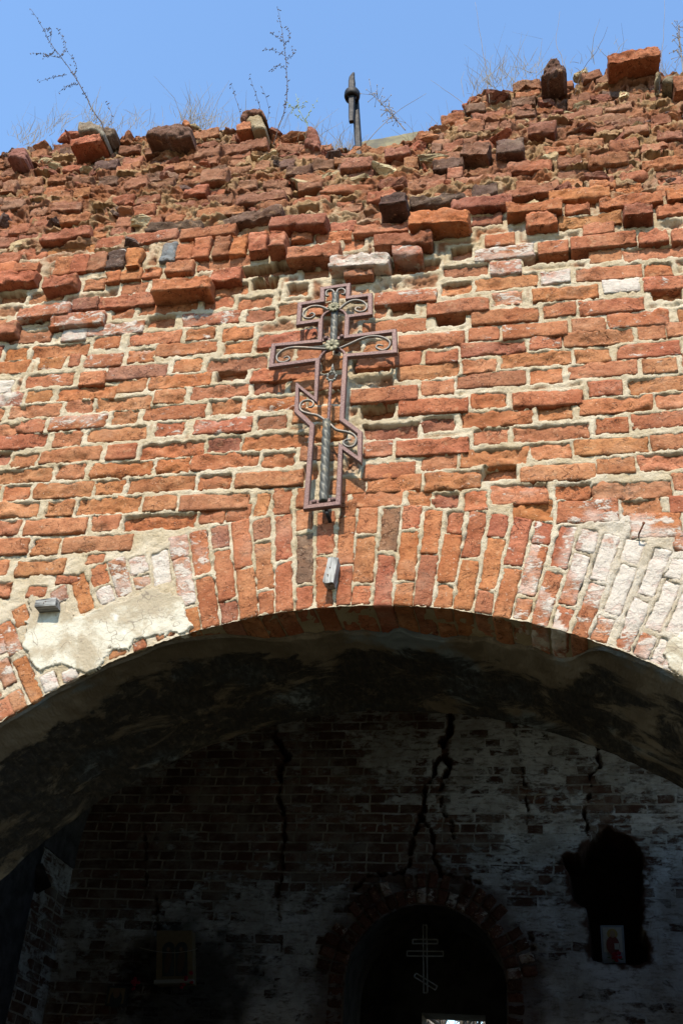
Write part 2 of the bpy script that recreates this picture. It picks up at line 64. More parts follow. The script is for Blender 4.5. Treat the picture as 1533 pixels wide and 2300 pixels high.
FRAME = [[-0.9681,4.9617],[-0.8577,4.9687],[-0.8544,4.8936],[-0.7605,4.8982],[-0.7544,4.792],[-0.8497,4.7862],[-0.846,4.6732],[-0.6506,4.6832],[-0.6429,4.5715],[-0.8424,4.5715],[-0.8332,4.2449],[-0.7582,4.1733],[-0.7511,4.0465],[-0.8281,4.116],[-0.8184,3.8546],[-0.9368,3.8453],[-0.9476,4.2253],[-1.0161,4.3023],[-1.0257,4.4352],[-0.9447,4.3528],[-0.9546,4.5624],[-1.1454,4.549],[-1.1474,4.6612],[-0.954,4.6625],[-0.96,4.7783],[-1.0533,4.7708],[-1.0578,4.8829],[-0.9622,4.8901]]
SCROLLS = [[[-0.9131,4.919],[-0.9196,4.9424],[-0.9357,4.9542],[-0.9501,4.9444],[-0.9488,4.9223],[-0.9368,4.9208]],[[-0.9045,4.9179],[-0.9019,4.9466],[-0.8835,4.9526],[-0.8692,4.9378],[-0.8727,4.9203],[-0.8852,4.9245]],[[-0.9237,4.8314],[-0.9609,4.8575],[-0.9947,4.8668],[-1.0246,4.8578],[-1.0396,4.8299],[-1.0317,4.8056],[-1.0052,4.7987],[-0.9892,4.8143],[-1.0008,4.8283],[-1.012,4.8221]],[[-0.8897,4.8323],[-0.8586,4.8662],[-0.8268,4.8787],[-0.7936,4.8688],[-0.7726,4.8429],[-0.7765,4.8165],[-0.7992,4.8099],[-0.8185,4.8235],[-0.8124,4.8365],[-0.7958,4.8295]],[[-0.9174,4.6176],[-0.9693,4.6269],[-1.0254,4.6385],[-1.072,4.6425],[-1.108,4.6314],[-1.1281,4.6024],[-1.1195,4.5741],[-1.0957,4.5668],[-1.0727,4.5798],[-1.0821,4.5956],[-1.0981,4.5896]],[[-0.8771,4.6132],[-0.8333,4.6339],[-0.7895,4.6559],[-0.745,4.6677],[-0.6995,4.6577],[-0.6669,4.6301],[-0.6699,4.5997],[-0.6937,4.5877],[-0.719,4.6034],[-0.7131,4.6175],[-0.6918,4.6116]],[[-0.8974,4.2479],[-0.9302,4.2753],[-0.9663,4.2884],[-0.9964,4.3044],[-1.0064,4.3308],[-0.9952,4.3531],[-0.9679,4.355],[-0.9523,4.3391],[-0.9583,4.3219],[-0.9717,4.3231]],[[-0.8763,4.2272],[-0.8505,4.1992],[-0.8109,4.1852],[-0.7844,4.1712],[-0.7701,4.1463],[-0.7787,4.1173],[-0.8017,4.1139],[-0.8199,4.1311],[-0.8117,4.1472],[-0.7913,4.1476]]]
ARCS = [[[-0.9594,4.7826],[-0.9556,4.804],[-0.9439,4.8213],[-0.9192,4.834]],[[-0.8508,4.7882],[-0.8617,4.8113],[-0.8743,4.8253],[-0.8958,4.833]],[[-0.9495,4.5666],[-0.943,4.5866],[-0.9287,4.6058],[-0.9089,4.6143]],[[-0.8417,4.5738],[-0.8508,4.5943],[-0.8655,4.6095],[-0.8839,4.6139]]]
RODS = [[[-0.8969,4.6231],[-0.9098,4.9315]],[[-0.8749,3.8681],[-0.8924,4.2502]],[[-0.8863,4.2496],[-0.8931,4.4477]]]
SPEAR = [[-0.8918,4.5224],[-0.8839,4.4955],[-0.8734,4.4743],[-0.8788,4.4576],[-0.8922,4.4476],[-0.9082,4.4635],[-0.9067,4.4834],[-0.8952,4.4967]]
ROSES = [[-0.9071,4.8338],[-0.8982,4.6221]]
BARS = [[[-0.948,4.6739],[-0.851,4.6798]],[[-0.9286,3.8692],[-0.8223,3.8792]]]
RIVETS = [[-0.9314,4.6781],[-0.8647,4.6801],[-0.9088,3.8693],[-0.84,3.8746]]
BOLT = [[-0.8599,3.8259]]
PLASTER = [[-1.9512,3.5537],[-1.9726,3.5646],[-1.9829,3.5302],[-1.9707,3.4904],[-1.9773,3.4517],[-1.9701,3.4321],[-1.9697,3.3938],[-1.9554,3.3461],[-1.9312,3.3219],[-1.9094,3.2889],[-1.8789,3.2559],[-1.8609,3.2464],[-1.8389,3.2572],[-1.8052,3.2654],[-1.7754,3.2714],[-1.7392,3.2682],[-1.7189,3.2563],[-1.6902,3.2352],[-1.6326,3.263],[-1.6271,3.2901],[-1.6221,3.3196],[-1.5969,3.3258],[-1.577,3.3137],[-1.5449,3.3288],[-1.529,3.3605],[-1.5051,3.3736],[-1.4748,3.3749],[-1.4174,3.3707],[-1.3976,3.3816],[-1.3639,3.3873],[-1.3328,3.4094],[-1.348,3.438],[-1.3598,3.4714],[-1.3711,3.5147],[-1.3882,3.5395],[-1.4142,3.5358],[-1.4292,3.5461],[-1.466,3.5526],[-1.4784,3.5726],[-1.5319,3.5701],[-1.5501,3.5465],[-1.5836,3.5333],[-1.634,3.5135],[-1.6772,3.5031],[-1.7189,3.4854],[-1.7514,3.4674],[-1.7903,3.4785],[-1.8131,3.4988],[-1.8373,3.5243],[-1.8746,3.5258],[-1.9034,3.5294],[-1.9252,3.5427]]
PLASTER2 = [[0.2747,3.3018],[0.2908,3.3221],[0.313,3.3297],[0.3577,3.3491],[0.4125,3.3305],[0.3922,3.1451],[0.3518,3.1539],[0.3172,3.1785],[0.2855,3.1873],[0.2649,3.212],[0.265,3.2526]]
BLOCK1 = [[-1.8887,3.5165],[-1.8823,3.4894]]
BLOCK1C = [[-1.9274,3.5132],[-1.8501,3.5199],[-1.8428,3.4879],[-1.9243,3.4813]]
BLOCK2C = [[-0.843,3.6392],[-0.8069,3.6374],[-0.8161,3.5353],[-0.8519,3.5392]]
NAIL = [[0.2393,3.7178],[0.2222,3.6952]]
SKY = [[-3.9846,6.7305],[-3.4064,6.7489],[-3.1187,6.7368],[-3.0816,6.8102],[-3.0036,6.8361],[-2.8808,6.793],[-2.8296,6.8115],[-2.7114,6.9023],[-2.6003,6.9011],[-2.4857,6.8789],[-2.3604,6.7945],[-2.2251,6.7884],[-2.0979,6.8234],[-1.9603,6.7886],[-1.8224,6.7382],[-1.6613,6.6876],[-1.5061,6.6615],[-1.3731,6.5866],[-1.2655,6.4916],[-1.186,6.4145],[-1.0084,6.2678],[-0.8435,6.2385],[-0.7511,6.2361],[-0.6254,6.2415],[-0.5614,6.432],[-0.5057,6.5491],[-0.4138,6.6801],[-0.2968,6.7509],[-0.1801,6.7645],[-0.063,6.8163],[0.1205,6.8033],[0.2367,6.8472],[0.4395,6.8404],[0.5606,6.6922],[0.6745,6.6748],[1.0242,6.6168],[1.6251,6.5383]]
WEED1 = [[[-2.4901,6.8459],[-2.5738,6.9848],[-2.6942,7.2206],[-2.81,7.421],[-2.9252,7.6055],[-3.0309,7.7701],[-3.13,7.9622],[-3.2647,8.1948]],[[-2.7339,7.2723],[-2.7864,7.2509],[-2.8508,7.2321]],[[-2.7768,7.3693],[-2.7849,7.4714],[-2.8733,7.6051]],[[-2.8327,7.3925],[-2.9318,7.3808],[-3.0141,7.3587]],[[-2.9096,7.6019],[-2.9275,7.7458],[-3.004,7.8952]],[[-2.9708,7.6739],[-3.0124,7.6602],[-3.0432,7.6324]],[[-3.0309,7.7701],[-3.0587,7.9206],[-3.1218,7.9602]],[[-2.9196,7.5812],[-3.0324,7.6183],[-3.0995,7.6174]]]
WEED2 = [[[-1.4346,6.5451],[-1.4102,6.7505],[-1.4099,6.9084],[-1.4395,7.1609],[-1.4756,7.3831],[-1.5124,7.5694],[-1.5535,7.763]],[[-1.4756,7.3831],[-1.4482,7.4425],[-1.4659,7.5245]],[[-1.4871,7.4297],[-1.5182,7.4702],[-1.5569,7.4794]],[[-1.4551,7.249],[-1.4124,7.282],[-1.4347,7.3736]],[[-1.4373,7.1395],[-1.4852,7.1605],[-1.5494,7.2065]],[[-1.4574,7.2709],[-1.5287,7.3194],[-1.5827,7.3253]]]
STEMS = [[[[-1.6637,6.7818],[-1.7033,6.9092],[-1.7494,7.0618]]],[[[-1.5571,6.8194],[-1.6095,6.9909],[-1.6558,7.1352]]],[[[-1.4966,6.6232],[-1.5049,6.8088],[-1.5654,7.002]]],[[[-2.4336,6.8348],[-2.4618,6.9622],[-2.5057,7.0436]]],[[[-0.318,6.9122],[-0.348,7.2239],[-0.3735,7.5314]]],[[[0.0789,6.9213],[0.057,7.0458],[0.0888,7.3275]]],[[[-0.3823,6.713],[-0.3239,6.9135],[-0.306,6.979]]],[[[0.1866,6.7807],[0.2686,6.9367],[0.3312,7.1221]]],[[[-0.9496,6.3638],[-0.7914,6.6083],[-0.6301,6.746]]],[[[-0.428,6.6095],[-0.5234,6.7428],[-0.6092,6.858]]],[[[0.5615,6.6791],[0.6057,6.9956],[0.6377,7.2935]]]]
PLUME = [[-0.7322,6.4581],[-0.7766,6.5402],[-0.8413,6.656],[-0.928,6.8085]]
PLUME2 = [[0.6688,6.637],[0.675,6.8235],[0.6839,7.0564]]
TWIG = [[[-1.2683,6.6072],[-1.3208,6.7325],[-1.358,6.8975]],[[-1.2819,6.6478],[-1.2655,6.7407],[-1.2384,6.8884]],[[-1.2801,6.6285],[-1.3288,6.6858],[-1.3797,6.7599]],[[-1.328,6.7689],[-1.3703,6.7912],[-1.4071,6.8184]],[[-1.3245,6.7721],[-1.3069,6.7842],[-1.2894,6.7982]]]
BLADE = [[-1.0241,6.761],[-0.9878,6.7919],[-0.9735,6.6448],[-0.9696,6.5133],[-0.9665,6.3942],[-0.9801,6.3735],[-0.9964,6.4091],[-1.0091,6.5771]]
COLLAR = [[-0.9943,6.6021],[-1.0327,6.6101],[-0.9549,6.5939]]
ROD = [[-0.9863,6.6233],[-0.9381,6.1638]]
SLAB = [[-1.0728,6.8295],[-0.8418,6.8679],[-0.8024,6.8758],[-0.7302,6.8845],[-0.6424,6.7888],[-0.6196,6.6495],[-1.0657,6.7214]]
LOOSE = {"greystone":[[-2.5824,6.7209],[-2.5893,6.7842],[-2.5177,6.7928],[-2.4679,6.755],[-2.3889,6.6225],[-2.391,6.5828],[-2.4374,6.6419],[-2.5644,6.6867]],"redbroken":[[-2.5987,6.6222],[-2.5815,6.6696],[-2.516,6.6875],[-2.4501,6.6696],[-2.4145,6.5973],[-2.4065,6.5261],[-2.4354,6.5019],[-2.4889,6.5614],[-2.551,6.5631]],"darkback":[[-2.4498,6.7586],[-2.4247,6.7723],[-2.366,6.7217],[-2.3612,6.68],[-2.3921,6.6454],[-2.4136,6.6495]],"clinker":[[-2.1357,6.5344],[-2.1401,6.6146],[-2.1215,6.6612],[-2.0616,6.6646],[-1.9916,6.6457],[-1.9245,6.6425],[-1.8836,6.5748],[-1.8751,6.4947],[-1.9259,6.4848],[-2.0004,6.4989],[-2.0722,6.5321]],"leftchunk":[[-2.9564,6.5282],[-2.947,6.5866],[-2.9134,6.6208],[-2.8763,6.6138],[-2.8331,6.5256],[-2.8285,6.4654],[-2.8811,6.4946]],"capbrick":[[-1.6117,6.5906],[-1.6188,6.6716],[-1.59,6.6758],[-1.5452,6.709],[-1.5054,6.6737],[-1.4659,6.5814],[-1.4625,6.5513],[-1.4989,6.6176],[-1.5805,6.6519],[-1.5839,6.5753]],"mortarlump":[[-1.5819,6.5847],[-1.5801,6.6488],[-1.5076,6.6372],[-1.4877,6.5759],[-1.4601,6.5022],[-1.4594,6.4682],[-1.5347,6.4876],[-1.5563,6.56]],"smallbrick":[[-1.6166,6.5034],[-1.6217,6.568],[-1.5573,6.568],[-1.5386,6.4932]],"spike":[[-1.2456,6.4988],[-1.2349,6.5179],[-1.1856,6.4534],[-1.1589,6.3584],[-1.1425,6.235],[-1.1732,6.2406],[-1.2293,6.2878],[-1.2367,6.4015]],"chip":[[-1.9542,6.6384],[-1.9423,6.6762],[-1.9226,6.6572],[-1.8899,6.5958],[-1.927,6.6011]],"darkshard":[[-0.0297,6.6127],[-0.0153,6.7073],[0.0168,6.7946],[0.0639,6.7988],[0.0783,6.716],[0.0981,6.6332],[0.0798,6.6082],[0.0102,6.5944]],"bigbrick":[[0.2753,6.6814],[0.2859,6.7628],[0.3754,6.7719],[0.4944,6.7641],[0.5249,6.7225],[0.5327,6.6816],[0.5157,6.5129],[0.4891,6.4906],[0.474,6.579],[0.4109,6.6315],[0.3629,6.6714]],"sidestone":[[0.5154,6.4755],[0.5298,6.581],[0.5461,6.5773],[0.5382,6.5175],[0.52,6.4652]],"rightstone":[[0.5476,6.4685],[0.5687,6.5202],[0.6186,6.5262],[0.6206,6.49],[0.5933,6.4308]],"rightbrick":[[0.602,6.4661],[0.6206,6.49],[0.6827,6.4579],[0.6736,6.3678],[0.6068,6.4003]]}
CRACKS = [[[[-2.9094,6.0844],[-2.8841,5.8499],[-2.889,5.6894],[-2.7997,5.5756],[-2.7467,5.4859],[-2.8091,5.354],[-2.7629,5.2233],[-2.7792,5.0735],[-2.7064,4.8846],[-2.6894,4.72],[-2.6953,4.4786],[-2.6706,4.4393],[-2.7011,4.2434],[-2.6707,4.0529],[-2.6211,3.8672],[-2.6117,3.7209]],[0.05,0.055,0.05,0.1,0.13,0.09,0.05,0.05,0.05,0.04,0.04,0.04,0.03,0.02,0.02,0.01]],[[[-1.1974,6.0503],[-1.1952,5.9141],[-1.2127,5.7137],[-1.2724,5.5828],[-1.2496,5.4744],[-1.1868,5.3884],[-1.2658,5.2619],[-1.2742,5.1783]],[0.07,0.07,0.09,0.12,0.12,0.06,0.05,0.02]],[[[-1.2702,5.4746],[-1.3303,5.4107],[-1.3567,5.2412],[-1.4166,5.1995],[-1.4212,5.013],[-1.4589,4.9313],[-1.427,4.8706],[-1.3556,4.8107],[-1.322,4.6523],[-1.3391,4.5545],[-1.2784,4.4587],[-1.2673,4.3919],[-1.0366,4.3857],[-0.9221,4.3309]],[0.05,0.06,0.06,0.06,0.06,0.1,0.06,0.05,0.05,0.05,0.05,0.06,0.07,0.04]],[[[-1.4583,4.911],[-1.522,4.7298],[-1.5332,4.4941],[-1.6087,4.416],[-1.8929,4.3832],[-2.0051,4.276]],[0.09,0.06,0.05,0.05,0.06,0.07]],[[[-0.6166,5.8156],[-0.5612,5.5114],[-0.5458,5.28],[-0.5189,5.1563],[-0.5057,4.8745]],[0.012,0.012,0.012,0.012,0.012]],[[[-0.3639,5.7898],[-0.2929,5.509],[-0.2887,5.3411]],[0.02,0.015,0.008]],[[[0.1222,5.5686],[0.1309,5.3801],[0.0397,5.2981],[0.0513,5.1554],[-0.0247,4.9752],[0.0051,4.8181],[0.002,4.7599]],[0.035,0.035,0.035,0.035,0.035,0.035,0.035]],[[[-1.272,5.0747],[-1.2495,4.9522],[-1.1783,4.8516],[-1.1263,4.654]],[0.02,0.02,0.02,0.008]],[[[-0.4996,3.9381],[-0.4935,3.8152],[-0.5047,3.7281]],[0.05,0.04,0.02]],[[[-3.8234,4.1658],[-3.7759,3.9535],[-3.7354,3.8404]],[0.03,0.03,0.02]],[[[-4.0733,4.8368],[-3.9874,4.545],[-3.9508,4.2824]],[0.02,0.03,0.02]]]
NICHE = [[-0.2209,4.5854],[-0.0718,4.587],[0.0104,4.7407],[0.1641,4.819],[0.3442,4.743],[0.4106,4.6485],[0.4339,4.4803],[0.4196,4.297],[0.3878,4.1171],[0.3797,4.0112],[0.424,3.908],[0.4116,3.7537],[0.3052,3.7169],[-0.0069,3.742],[-0.0303,3.9668],[-0.048,4.1442],[-0.1452,4.1965],[-0.1806,4.4351]]
DOOR = [[-1.3956,4.1456],[-1.3758,3.4784],[-2.074,3.4557],[-0.6968,3.5005]]
ICON1 = [[-3.7163,3.8503],[-3.3974,3.8579],[-3.3224,3.43],[-3.6511,3.4105]]
ICON2 = [[0.0619,4.0217],[0.2486,4.0259],[0.2456,3.7321],[0.0623,3.7269]]
STRING = [[-3.8347,3.6973],[-3.6963,3.6732],[-3.5306,3.663],[-3.3909,3.6815],[-3.3128,3.702]]
FLOW = [[-3.8149,3.4178],[-3.3622,3.4287],[0.1697,3.7674]]
PIC = [[-4.0977,3.396],[-3.9142,3.2413]]
XI = [[-1.4282,4.0549],[-1.4063,3.5022],[-1.5308,3.9128],[-1.314,3.9183],[-1.5757,3.8124],[-1.2638,3.819],[-1.502,3.6409],[-1.3148,3.5404]]
CORNER = [[-4.6636,4.9203],[-4.6698,4.7911],[-4.6871,4.6635],[-4.7351,4.475],[-4.7159,4.2909],[-4.6093,3.8194],[-4.4852,3.088]]
OPEN = [[-2.062,3.9122],[-1.9865,3.9864],[-1.2545,4.0133],[-1.2547,3.931]]
WEDGE = [[-4.5713,4.1164],[-4.5086,4.1916],[-4.3899,3.9904]]

rng = np.random.default_rng(7)
random.seed(7)

# ------------------------------------------------------------------ noise and mesh helpers
def _hash(ix, iy, iz, seed):
    h = (ix * 374761393 + iy * 668265263 + iz * 2147483647 + seed * 1274126177) & 0xFFFFFFFF
    h = ((h ^ (h >> 13)) * 1274126177) & 0xFFFFFFFF
    h = ((h ^ (h >> 16)) * 2246822519) & 0xFFFFFFFF
    return ((h ^ (h >> 15)) & 0xFFFF) / 32767.5 - 1.0
def vnoise(P, f=(1, 1, 1), seed=0):
    Q = np.asarray(P, float) * np.asarray(f, float) + 131.7
    I = np.floor(Q).astype(np.int64)
    t = Q - I
    t = t * t * (3 - 2 * t)
    out = 0
    for dx in (0, 1):
        wx = t[:, 0] if dx else 1 - t[:, 0]
        for dy in (0, 1):
            wy = t[:, 1] if dy else 1 - t[:, 1]
            for dz in (0, 1):
                wz = t[:, 2] if dz else 1 - t[:, 2]
                out = out + wx * wy * wz * _hash(I[:, 0] + dx, I[:, 1] + dy, I[:, 2] + dz, seed)
    return out
def fbm(P, f=(1, 1, 1), octaves=4, seed=0, gain=.5):
    f = np.asarray(f, float)
    a, s, n = 1.0, 0, 0
    for o in range(octaves):
        s = s + a * vnoise(P, f, seed + o * 17)
        n += a
        a *= gain
        f = f * 2.03
    return s / n * 1.6
def smooth(a, b, x):
    t = np.clip((x - a) / (b - a), 0, 1)
    return t * t * (3 - 2 * t)
def mesh_obj(name, V, faces, mat, parent=None, col=None, smooth_shade=True, attrs=None):
    """V (n,3); faces: list of index arrays (m,k); col (n,4)."""
    me = bpy.data.meshes.new(name)
    V = np.asarray(V, np.float32)
    me.vertices.add(len(V))
    me.vertices.foreach_set("co", V.ravel())
    if not isinstance(faces, list):
        faces = [faces]
    faces = [np.asarray(f, np.int32) for f in faces if len(f)]
    tot = sum(f.size for f in faces)
    npoly = sum(len(f) for f in faces)
    me.loops.add(tot)
    me.loops.foreach_set("vertex_index", np.concatenate([f.ravel() for f in faces]))
    me.polygons.add(npoly)
    sizes = np.concatenate([np.full(len(f), f.shape[1], np.int32) for f in faces])
    starts = np.concatenate([[0], np.cumsum(sizes)[:-1]]).astype(np.int32)
    me.polygons.foreach_set("loop_start", starts)
    me.polygons.foreach_set("use_smooth", np.full(npoly, smooth_shade, bool))
    if col is not None:
        a = me.attributes.new("Col", 'FLOAT_COLOR', 'POINT')
        a.data.foreach_set("color", np.asarray(col, np.float32).ravel())
    me.update(calc_edges=True)
    me.validate()
    me.materials.append(mat)
    o = bpy.data.objects.new(name, me)
    COL.objects.link(o)
    if parent is not None:
        o.parent = parent
        o.matrix_parent_inverse = Matrix.Translation(parent.location).inverted()
    return o
class Soup:
    def __init__(self):
        self.V, self.F, self.C, self.n = [], {}, [], 0
    def add(self, V, faces, c=None):
        V = np.asarray(V, float)
        for f in (faces if isinstance(faces, list) else [faces]):
            f = np.asarray(f, np.int64)
            if len(f):
                self.F.setdefault(f.shape[1], []).append(f + self.n)
        self.V.append(V)
        c = np.array([1, 1, 1, 0.0]) if c is None else np.asarray(c, float)
        self.C.append(np.broadcast_to(c, (len(V), 4)) if c.ndim == 1 else c)
        self.n += len(V)
    def build(self, name, mat, parent=None, smooth_shade=True):
        return mesh_obj(name, np.concatenate(self.V), [np.concatenate(v) for v in self.F.values()], mat, parent,
                        np.concatenate(self.C), smooth_shade)
def tag(o, label=None, cat=None, group=None, kind=None):
    for k, v in (("label", label), ("category", cat), ("group", group), ("kind", kind)):
        if v:
            o[k] = v
    return o
def empty(name, loc, label=None, cat=None, group=None, kind=None):
    o = bpy.data.objects.new(name, None)
    o.location = loc
    o.empty_display_size = .2
    COL.objects.link(o)
    return tag(o, label, cat, group, kind)

_tmpl = {}
def box_template(nx, ny, nz):
    k = (nx, ny, nz)
    if k in _tmpl:
        return _tmpl[k]
    idx, pts, faces = {}, [], []
    def vid(i, j, l):
        if (i, j, l) not in idx:
            idx[(i, j, l)] = len(pts)
            pts.append((2 * i / nx - 1, 2 * j / ny - 1, 2 * l / nz - 1))
        return idx[(i, j, l)]
    for i in range(nx):
        for l in range(nz):
            faces.append([vid(i, 0, l), vid(i + 1, 0, l), vid(i + 1, 0, l + 1), vid(i, 0, l + 1)])
            faces.append([vid(i, ny, l + 1), vid(i + 1, ny, l + 1), vid(i + 1, ny, l), vid(i, ny, l)])
    for i in range(nx):
        for j in range(ny):
            faces.append([vid(i, j + 1, 0), vid(i + 1, j + 1, 0), vid(i + 1, j, 0), vid(i, j, 0)])
            faces.append([vid(i, j, nz), vid(i + 1, j, nz), vid(i + 1, j + 1, nz), vid(i, j + 1, nz)])
    for j in range(ny):
        for l in range(nz):
            faces.append([vid(0, j + 1, l), vid(0, j, l), vid(0, j, l + 1), vid(0, j + 1, l + 1)])
            faces.append([vid(nx, j, l), vid(nx, j + 1, l), vid(nx, j + 1, l + 1), vid(nx, j, l + 1)])
    _tmpl[k] = (np.array(pts, float), np.array(faces))
    return _tmpl[k]

PAL = dict(o=(.36, .125, .048), b=(.35, .142, .066), r=(.315, .098, .050), R=(.215, .078, .048), d=(.085, .052, .042),
           p=(.19, .092, .072), g=(.14, .14, .155), n=(.15, .085, .052))
def brick_color(t):
    c = np.array(PAL[t[0]])
    c = c * .72 + np.array([.35, .128, .056]) * .28 if t[0] in 'rRobp' else c
    c = c * rng.uniform(.90, 1.12) * np.array([1, rng.uniform(.93, 1.09), rng.uniform(.90, 1.12)])
    return c
def brick_geo(cx, cz, w, h, yf, depth, ang, eroded, seed, step=.0105, chip=1.0, spall=1.0):
    """A worn brick: front face at y=yf, reaching back by depth; returns verts, faces."""
    hx, hy, hz = w / 2, depth / 2, h / 2
    nx = max(4, int(w / step)); nz = max(4, int(h / step)); ny = max(3, int(depth / (step * 1.5)))
    T, Fc = box_template(nx, ny, nz)
    H = np.array([hx, hy, hz])
    P = T * H
    W0 = P + np.array([cx, yf + hy, cz]) + seed * np.array([.37, .11, .23])
    n1 = vnoise(W0, (14, 14, 14), 3)
    n2 = vnoise(W0, (38, 38, 38), 5)
    r = .0028 + .0016 * n2 + chip * (.030 * np.clip(n1 - .42, 0, 1) + .014 * np.clip(n2 - .5, 0, 1))
    if eroded:
        r = r + .003 + .003 * n1
    r = np.clip(r, .002, min(hx, hy, hz) * .85)[:, None]
    q = np.clip(P, -(H - r), H - r)
    d = P - q
    ln = np.maximum(np.linalg.norm(d, axis=1, keepdims=True), 1e-9)
    d = d / ln
    P = q + r * d
    big = fbm(W0, (9, 9, 14), 3, 11)
    fine = fbm(W0, (48, 48, 62), 3, 21, .6)
    rid = 1 - np.abs(fbm(W0, (9, 14, 26), 4, 31, .6))
    front = .35 + .65 * smooth(-.6, -1.0, T[:, 1])
    worn = (.004 - .0150 * rid + .011 * big + .0085 * fine) * front
    crack = np.clip(.10 - np.abs(fbm(W0, (5, 5, 7), 3, 77)), 0, .1) * .04
    sound = .0036 * big + .0024 * fine - .005 * np.clip(big - .5, 0, 1) * 3 - crack
    pm = vnoise(W0, (6, 6, 9), 41) + .35 * vnoise(W0, (19, 19, 24), 43)
    m_ = (.55 + .45 * smooth(-.6, .1, pm)) if eroded else np.clip(spall * .9 * smooth(.0, .34, pm), 0, 1)
    if spall > 1.2 and not eroded:
        sound_k = 2.2
    else:
        sound_k = 1.0
    amt = sound * sound_k * (1 - m_) + worn * m_
    P = P + d * amt[:, None]
    c, s = math.cos(ang), math.sin(ang)
    X = c * P[:, 0] - s * P[:, 2]
    Zz = s * P[:, 0] + c * P[:, 2]
    yaw = rng.uniform(-.02, .02) if yf > -.02 else rng.uniform(-.05, .05)
    Y = P[:, 1] + X * yaw
    return np.stack([X + cx, Y + yf + hy, Zz + cz], 1), Fc

# ------------------------------------------------------------------ materials
class NT:
    def __init__(self, name):
        self.m = bpy.data.materials.new(name)
        self.m.use_nodes = True
        self.t = self.m.node_tree
        self.b = self.t.nodes["Principled BSDF"]
        self.b.inputs["Roughness"].default_value = .9
        self.b.inputs["Specular IOR Level"].default_value = .2
    def n(self, typ, **kw):
        nd = self.t.nodes.new(typ)
        for k, v in kw.items():
            if k in nd.inputs.keys():
                self.set(nd.inputs[k], v)
            else:
                setattr(nd, k, v)
        return nd
    def set(self, sock, v):
        if isinstance(v, bpy.types.NodeSocket):
            self.t.links.new(v, sock)
        else:
            sock.default_value = v
    def pos(self, scale=(1, 1, 1), loc=(0, 0, 0)):
        g = self.n("ShaderNodeTexCoord")
        mp = self.n("ShaderNodeMapping")
        self.t.links.new(g.outputs["Object"], mp.inputs[0])
        mp.inputs["Scale"].default_value = scale
        mp.inputs["Location"].default_value = loc
        return mp.outputs[0]
    def noise(self, vec, scale, detail=4, rough=.55, dist=0):
        nd = self.n("ShaderNodeTexNoise", Vector=vec, Scale=scale, Detail=detail, Roughness=rough, Distortion=dist)
        return nd.outputs["Fac"]
    def ramp(self, fac, a, b, lo=0.0, hi=1.0):
        nd = self.n("ShaderNodeMapRange", interpolation_type='SMOOTHSTEP')
        for i, v in enumerate((fac, a, b, lo, hi)):
            self.set(nd.inputs[i], v)
        return nd.outputs[0]
    def math(self, op, a, b=0.0, clamp=False):
        nd = self.n("ShaderNodeMath", operation=op, use_clamp=clamp)
        self.set(nd.inputs[0], a)
        self.set(nd.inputs[1], b)
        return nd.outputs[0]
    def mix(self, fac, a, b, blend='MIX'):
        nd = self.n("ShaderNodeMix", data_type='RGBA', blend_type=blend)
        self.set(nd.inputs[0], fac)
        for s, v in ((nd.inputs[6], a), (nd.inputs[7], b)):
            if not isinstance(v, bpy.types.NodeSocket) and len(v) == 3:
                v = (*v, 1)
            self.set(s, v)
        return nd.outputs[2]
    def bump(self, h, strength=.5, dist=.005, prev=None):
        nd = self.n("ShaderNodeBump", Strength=strength, Distance=dist)
        self.t.links.new(h, nd.inputs["Height"])
        if prev is not None:
            self.t.links.new(prev, nd.inputs["Normal"])
        return nd.outputs[0]
    def out(self, color=None, normal=None, rough=None, metal=None):
        if color is not None:
            self.set(self.b.inputs["Base Color"], color if isinstance(color, bpy.types.NodeSocket) else (*color, 1))
        if normal is not None:
            self.t.links.new(normal, self.b.inputs["Normal"])
        if rough is not None:
            self.set(self.b.inputs["Roughness"], rough)
        if metal is not None:
            self.set(self.b.inputs["Metallic"], metal)
        return self.m

